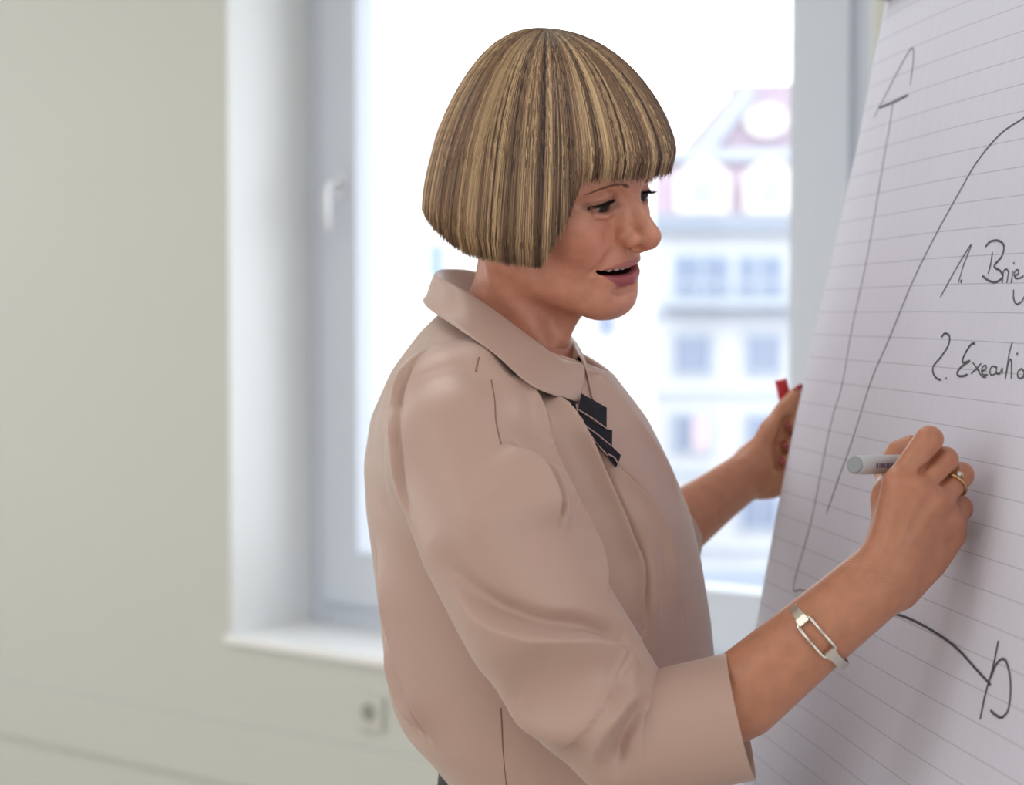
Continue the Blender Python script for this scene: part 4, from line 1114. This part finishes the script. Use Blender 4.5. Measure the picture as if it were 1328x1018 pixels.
# --- turned-back cuff of the near sleeve
CA, CB = np.array(at(828, 957, 1.432)), np.array(at(962, 929, 1.420))
axc = CB-CA; Lc = np.linalg.norm(axc); axc /= Lc; toc = EYE-CB; toc -= axc*toc.dot(axc); toc /= np.linalg.norm(toc); sdc = np.cross(axc, toc)
def cuff_ring(t, r, th):
    c = CA + axc*Lc*t; return c + r*(math.cos(th)*toc*.93 + math.sin(th)*sdc)
NTH = 72; prof = [(.0, .0440), (.02, .0468), (.10, .0486), (.4, .0488), (.75, .0490), (.985, .0496), (1.0, .0490), (.995, .0470), (.7, .0455), (.3, .0450)]
V = []; F = []
for (t, r) in prof:
    for k in range(NTH):
        th = 2*math.pi*k/NTH
        V.append(cuff_ring(t - .24*(1-t)*(-(math.cos(th)*toc[2]*.93 + math.sin(th)*sdc[2])), r*(1 + .015*math.sin(3*th+1.0)*(1-.5*t)), th))
for j in range(len(prof)-1):
    for k in range(NTH): F.append((j*NTH+k, j*NTH+(k+1) % NTH, (j+1)*NTH+(k+1) % NTH, (j+1)*NTH+k))
cuff = mesh_obj('cuff', V, F, M_blouse, blouse, True)
md = cuff.modifiers.new('smooth', 'SUBSURF'); md.levels = md.render_levels = 2

# --- pleated navy ribbon at the neck
M_rib = cloth_mat('navy_ribbon', srgb(15, 15, 26), .6, .25, .0)
M_pipe = new_mat('rose_piping', srgb(178, 148, 146), .6, .3)
rz = lambda L: [(x/7.83+720, y/7.83+490) for x, y in L]
ribbon = None
pieces = [
 (rz([(60, 180), (215, 262), (250, 420), (330, 540), (430, 670), (545, 810), (520, 800), (380, 640), (130, 335)]), .0010, rz([(215, 270), (235, 380), (300, 500), (420, 660), (530, 790)])),
 (rz([(262, 155), (395, 228), (526, 300), (522, 512), (380, 420), (235, 320)]), .0030, rz([(235, 322), (380, 412), (528, 520)])),
 (rz([(245, 345), (400, 450), (528, 520), (580, 532), (578, 690), (430, 590), (290, 470)]), .0018, rz([(300, 480), (430, 575), (575, 695)])),
 (rz([(305, 485), (430, 590), (570, 690), (668, 785), (640, 868), (540, 775), (430, 670)]), .0028, rz([(540, 775), (600, 810), (635, 868)])),
 (rz([(540, 785), (600, 822), (636, 872), (618, 912), (545, 830)]), .0020, None)]
def lift(pt, h_):
    P = drop([pt], V0, 6.)[0]; d = EYE-P; return P + d/np.linalg.norm(d)*(h_+.0125)
ribbon = empty('ribbon_tie', lift((765, 550), .002)); ribbon.parent = None
bpy.data.objects.remove(ribbon); ribbon = None
for k, (poly, h_, pip) in enumerate(pieces):
    cxy = np.mean(np.array(poly), 0); top = [lift(p, h_+.0022) for p in poly]; bot = [lift(p, h_) for p in poly]; n = len(poly)
    ctop = lift(tuple(cxy), h_+.0034)
    V = top + bot + [ctop]; F = [(i, (i+1) % n, 2*n) for i in range(n)] + [tuple(range(n, 2*n))[::-1]] + [(i, n+i, n+(i+1) % n, (i+1) % n) for i in range(n)]
    o = mesh_obj('ribbon_pleat', V, F, M_rib, blouse)
    o['label'] = 'navy pleated ribbon piece below the collar'
    if pip:
        P = np.array([lift(p, h_+.0028) for p in pip]); tube('piping', catmull(P, 5), .0006, M_pipe, blouse, 6)

# --- trousers and shoes
v = Vox((-.20, 1.38, .02), (.32, 1.98, 1.20), .006)
W3 = lambda px, z, y: Vector(((px-CXP)/FPX*1.67, y, z))
v.loft([(1.19, .046, 1.67, .112, .125), (1.12, .046, 1.67, .118, .140), (1.02, .045, 1.67, .120, .165), (.92, .045, 1.67, .118, .170)], 0.)
for yy in (1.585, 1.755):
    v.chain([(.045, yy, .93), (.06, yy, .52), (.045, yy, .07)], [.092, .066, .055], .04)
VT, FT_ = v.mesh(2); del v
trousers = quad_mesh('trousers', VT, FT_, M_navy, person); trousers['label'] = 'dark navy trousers below the blouse'
M_shoe = new_mat('black_leather', srgb(28, 27, 28), .3, .5)
for yy in (1.585, 1.755):
    v = Vox((-.06, yy-.06, -.005), (.26, yy+.06, .14), .004)
    v.chain([(.02, yy, .045), (.05, yy, .05), (.13, yy, .035), (.20, yy, .024)], [.034, .036, .032, .022], .01)
    v.chain([(.02, yy, .04), (.01, yy, .012)], [.02, .012], .01)
    a, b = v.mesh(2); a[:, 2] -= a[:, 2].min(); quad_mesh('shoe', a, b, M_shoe, person)
# ------------------------------------------------------------------ jewellery, nails, markers
M_silver = new_mat('polished_silver', srgb(226, 222, 214), .12, .5, metal=1.)
M_band = new_mat('satin_silver', srgb(214, 208, 198), .32, .5, metal=.9)
M_gold = new_mat('pale_gold', srgb(206, 172, 128), .2, .5, metal=1.)
M_stone = new_mat('clear_stone', srgb(226, 226, 236), .05, .8, coat=1.)
M_nail = new_mat('dark_red_nail_polish', srgb(150, 26, 48), .15, .6, coat=.6)
bc = np.array(at(1062, 824, 1.4115)); ba = np.array(at(1128, 766, 1.405)) - np.array(at(1000, 874, 1.416)); ba /= np.linalg.norm(ba)
bt = EYE-bc; bt -= ba*bt.dot(ba); bt /= np.linalg.norm(bt); bs = np.cross(ba, bt)
def cyl(th, a, r): return bc + ba*a + r*(math.cos(th)*bt + math.sin(th)*bs)
br = .0302
bracelet = empty('bracelet', Vector(bc)); COL.objects.unlink(bracelet); put(bracelet, person)
bracelet.matrix_parent_inverse = Matrix.Translation(-person.location)
bracelet['label'] = 'silver bracelet with a long open link on the writing wrist'
th1 = math.radians(30)
loop = []
for (t, a) in [(-th1, -.0058+.002), (-th1*.9, -.0058)] + [(-th1*.9+th1*1.8*k/10, -.0058) for k in range(1, 10)] + [(th1*.9, -.0058), (th1, -.0038), (th1, .0038), (th1*.9, .0058)] + [(th1*.9-th1*1.8*k/10, .0058) for k in range(1, 10)] + [(-th1*.9, .0058), (-th1, .0038), (-th1, -.0038)]:
    loop.append(cyl(t, a, br+.0018))
loop = np.array(loop + loop[:1]); V, F = tube_arrays(loop, .0013, 8, False)
mesh_obj('open_link', V, F, M_silver, bracelet, True)
for sg in (1, -1):
    V = []; F = []; n = 26
    for k in range(n):
        th = sg*(th1*.93 + (math.pi - th1*.93)*k/(n-1))
        for (a, r) in ((-.0036, br-.0006), (.0036, br-.0006), (.0036, br+.0012), (-.0036, br+.0012)): V.append(cyl(th, a, r))
    for k in range(n-1):
        for j in range(4): F.append((k*4+j, k*4+(j+1) % 4, (k+1)*4+(j+1) % 4, (k+1)*4+j))
    F += [(0, 1, 2, 3), tuple((n-1)*4+j for j in (3, 2, 1, 0))]
    bm = bmesh.new(); vs = [bm.verts.new(v) for v in V]
    for f in F: bm.faces.new([vs[i] for i in f])
    bm_obj('flat_band', bm, M_band, bracelet)
    V = []; F = []
    bm = bmesh.new(); T0_, T1_ = sg*th1*.80, sg*th1*1.16
    box_into(bm, lambda t, a, r: Vector(cyl(t, a, r)), min(T0_, T1_), max(T0_, T1_), -.0043, .0043, br-.0004, br+.0036)
    bm_obj('clasp_block', bm, M_band, bracelet)
# ring on the ring finger
rm, rp_ = np.array(at(*HANDR['mcp'][2])), np.array(at(*HANDR['pip'][2])); rc = rm*.36+rp_*.64; ra_ = (rp_-rm)/np.linalg.norm(rp_-rm)
rt = EYE-rc; rt -= ra_*rt.dot(ra_); rt /= np.linalg.norm(rt); rs = np.cross(ra_, rt); rr = .0114
fring = empty('finger_ring', Vector(rc)); COL.objects.unlink(fring); put(fring, person); fring.matrix_parent_inverse = Matrix.Translation(-person.location)
fring['label'] = 'gold ring with a small curled stone setting on the ring finger'
L = np.array([rc + rr*(math.cos(t)*rt + math.sin(t)*rs) + ra_*(.0022*math.sin(t)) for t in np.linspace(-math.pi, math.pi, 41)])
V, F = tube_arrays(L, .00115, 8, False); mesh_obj('band', V, F, M_gold, fring, True)
sc_ = rc + rt*(rr+.0016) + rs*(-.0012) + ra_*.002
sp = np.array([sc_ + (.0032-.00045*t)*(math.cos(t)*rs + math.sin(t)*ra_) for t in np.linspace(0, 5.6, 30)])
V, F = tube_arrays(sp, .0008, 8, True); mesh_obj('curl_setting', V, F, M_gold, fring, True)
bm = bmesh.new(); bmesh.ops.create_icosphere(bm, subdivisions=2, radius=.0017)
for vv in bm.verts: vv.co = Vector(sc_) + vv.co
bm_obj('stone', bm, M_stone, fring)
# nails of the far hand
def nail(c, along, facing, l, w):
    c = np.array(c); a = np.array(along, float); a /= np.linalg.norm(a); f = np.array(facing, float); f -= a*f.dot(a); f /= np.linalg.norm(f); s_ = np.cross(a, f)
    bm = bmesh.new(); bmesh.ops.create_uvsphere(bm, u_segments=14, v_segments=10, radius=1)
    for vv in bm.verts:
        q = vv.co.copy(); bend = -.35*w*q.y*q.y
        vv.co = Vector(c + a*l*q.x + s_*w*q.y + f*(.0011*q.z + bend))
    bm_obj('fingernail', bm, M_nail, body, True)
tl_ = np.array(at(1037, 508, 1.962)); ti_ = np.array(at(1020, 530, 1.958))
nail(tl_ + (tl_-ti_)*.02 + np.array((-.0030, -.0068, .0020)), tl_-ti_, (-.15, -1, .25), .0078, .0052)
for i in range(3):
    t_, d_ = np.array(at(*HANDL['tip'][i])), np.array(at(*HANDL['dip'][i]))
    nail(t_ + np.array((-.002, -.0068, .001)), t_-d_, (-.15, -1, .25), .0066, .0050)
# markers
M_pen = new_mat('pale_grey_plastic', srgb(206, 210, 216), .35, .45); M_penend = new_mat('grey_plastic', srgb(150, 156, 162), .4, .4)
M_print = new_mat('violet_print', srgb(110, 108, 150), .5, .3); M_red = new_mat('red_plastic', srgb(190, 24, 36), .28, .5); M_black = new_mat('black_felt', srgb(24, 24, 26), .8, .2)
def lathe(name, p0, p1, prof, mat, parent, seg=28):
    p0, p1 = np.array(p0), np.array(p1); a = p1-p0; L = np.linalg.norm(a); a /= L
    u = np.cross(a, (0, 0, 1.)); u /= np.linalg.norm(u); w = np.cross(a, u); V = []; F = []
    for (t, r) in prof:
        for k in range(seg): th = 2*math.pi*k/seg; V.append(p0 + a*t + r*(math.cos(th)*u + math.sin(th)*w))
    for j in range(len(prof)-1):
        for k in range(seg): F.append((j*seg+k, j*seg+(k+1) % seg, (j+1)*seg+(k+1) % seg, (j+1)*seg+k))
    F += [tuple(range(seg))[::-1], tuple((len(prof)-1)*seg+k for k in range(seg))]
    o = mesh_obj(name, V, F, mat, parent, True)
    o.data.set_sharp_from_angle(angle=math.radians(40))
    return o
pa, pb = at(1108, 603, 1.408), on_sheet(1226, 601) - PN*.002
LP = (pb-pa).length
pen = empty('marker_pen', pa)
tag(pen, 'pale grey marker pen held in the writing hand', 'marker')
lathe('barrel', pa, pb, [(.001, .0072), (.012, .0075), (.09, .0075), (.102, .0072), (LP-.022, .0055), (LP-.010, .0042)], M_pen, pen)
lathe('end_plug', pa, pb, [(-.001, .0056), (.0, .0066), (.0012, .0070)], M_penend, pen)
lathe('nib', pa, pb, [(LP-.0101, .0030), (LP-.004, .0026), (LP, .0012)], M_black, pen)
pd = np.array((pb-pa).normalized()); pc = EYE-np.array(pa); pc -= pd*pc.dot(pd); pc /= np.linalg.norm(pc); pu = np.cross(pd, pc); pu = pu if pu[2] > 0 else -pu
V = []; F = []
for (t0, t1, a0, a1) in ((.020, .023, -8, 22), (.0245, .026, -8, 22), (.0275, .031, -6, 20), (.0325, .034, -8, 22), (.0355, .040, -8, 20), (.0415, .0445, -8, 24), (.046, .055, -26, 24)):
    b0 = len(V)
    for k in range(5):
        th = math.radians(a0 + (a1-a0)*k/4) - .25
        for t in (t0, t1): V.append(np.array(pa) + pd*t + .00762*(math.cos(th)*pc + math.sin(th)*pu))
    for k in range(4): F.append((b0+2*k, b0+2*k+1, b0+2*k+3, b0+2*k+2))
o = mesh_obj('printed_lettering', V, F, M_print, pen); o['kind'] = 'stuff'
ra0, ra1 = at(1012, 492, 1.975), at(1043, 622, 1.985)
rpen = empty('marker_pen', ra1)
tag(rpen, 'red marker pen clutched in the hand behind the sheet', 'marker')
LR = (ra1-ra0).length
lathe('cap', ra0, ra1, [(0, .0056), (.001, .0064), (.026, .0068)], M_red, rpen)
lathe('barrel', ra0, ra1, [(.0261, .0060), (LR-.002, .0060), (LR, .005)], M_red, rpen)
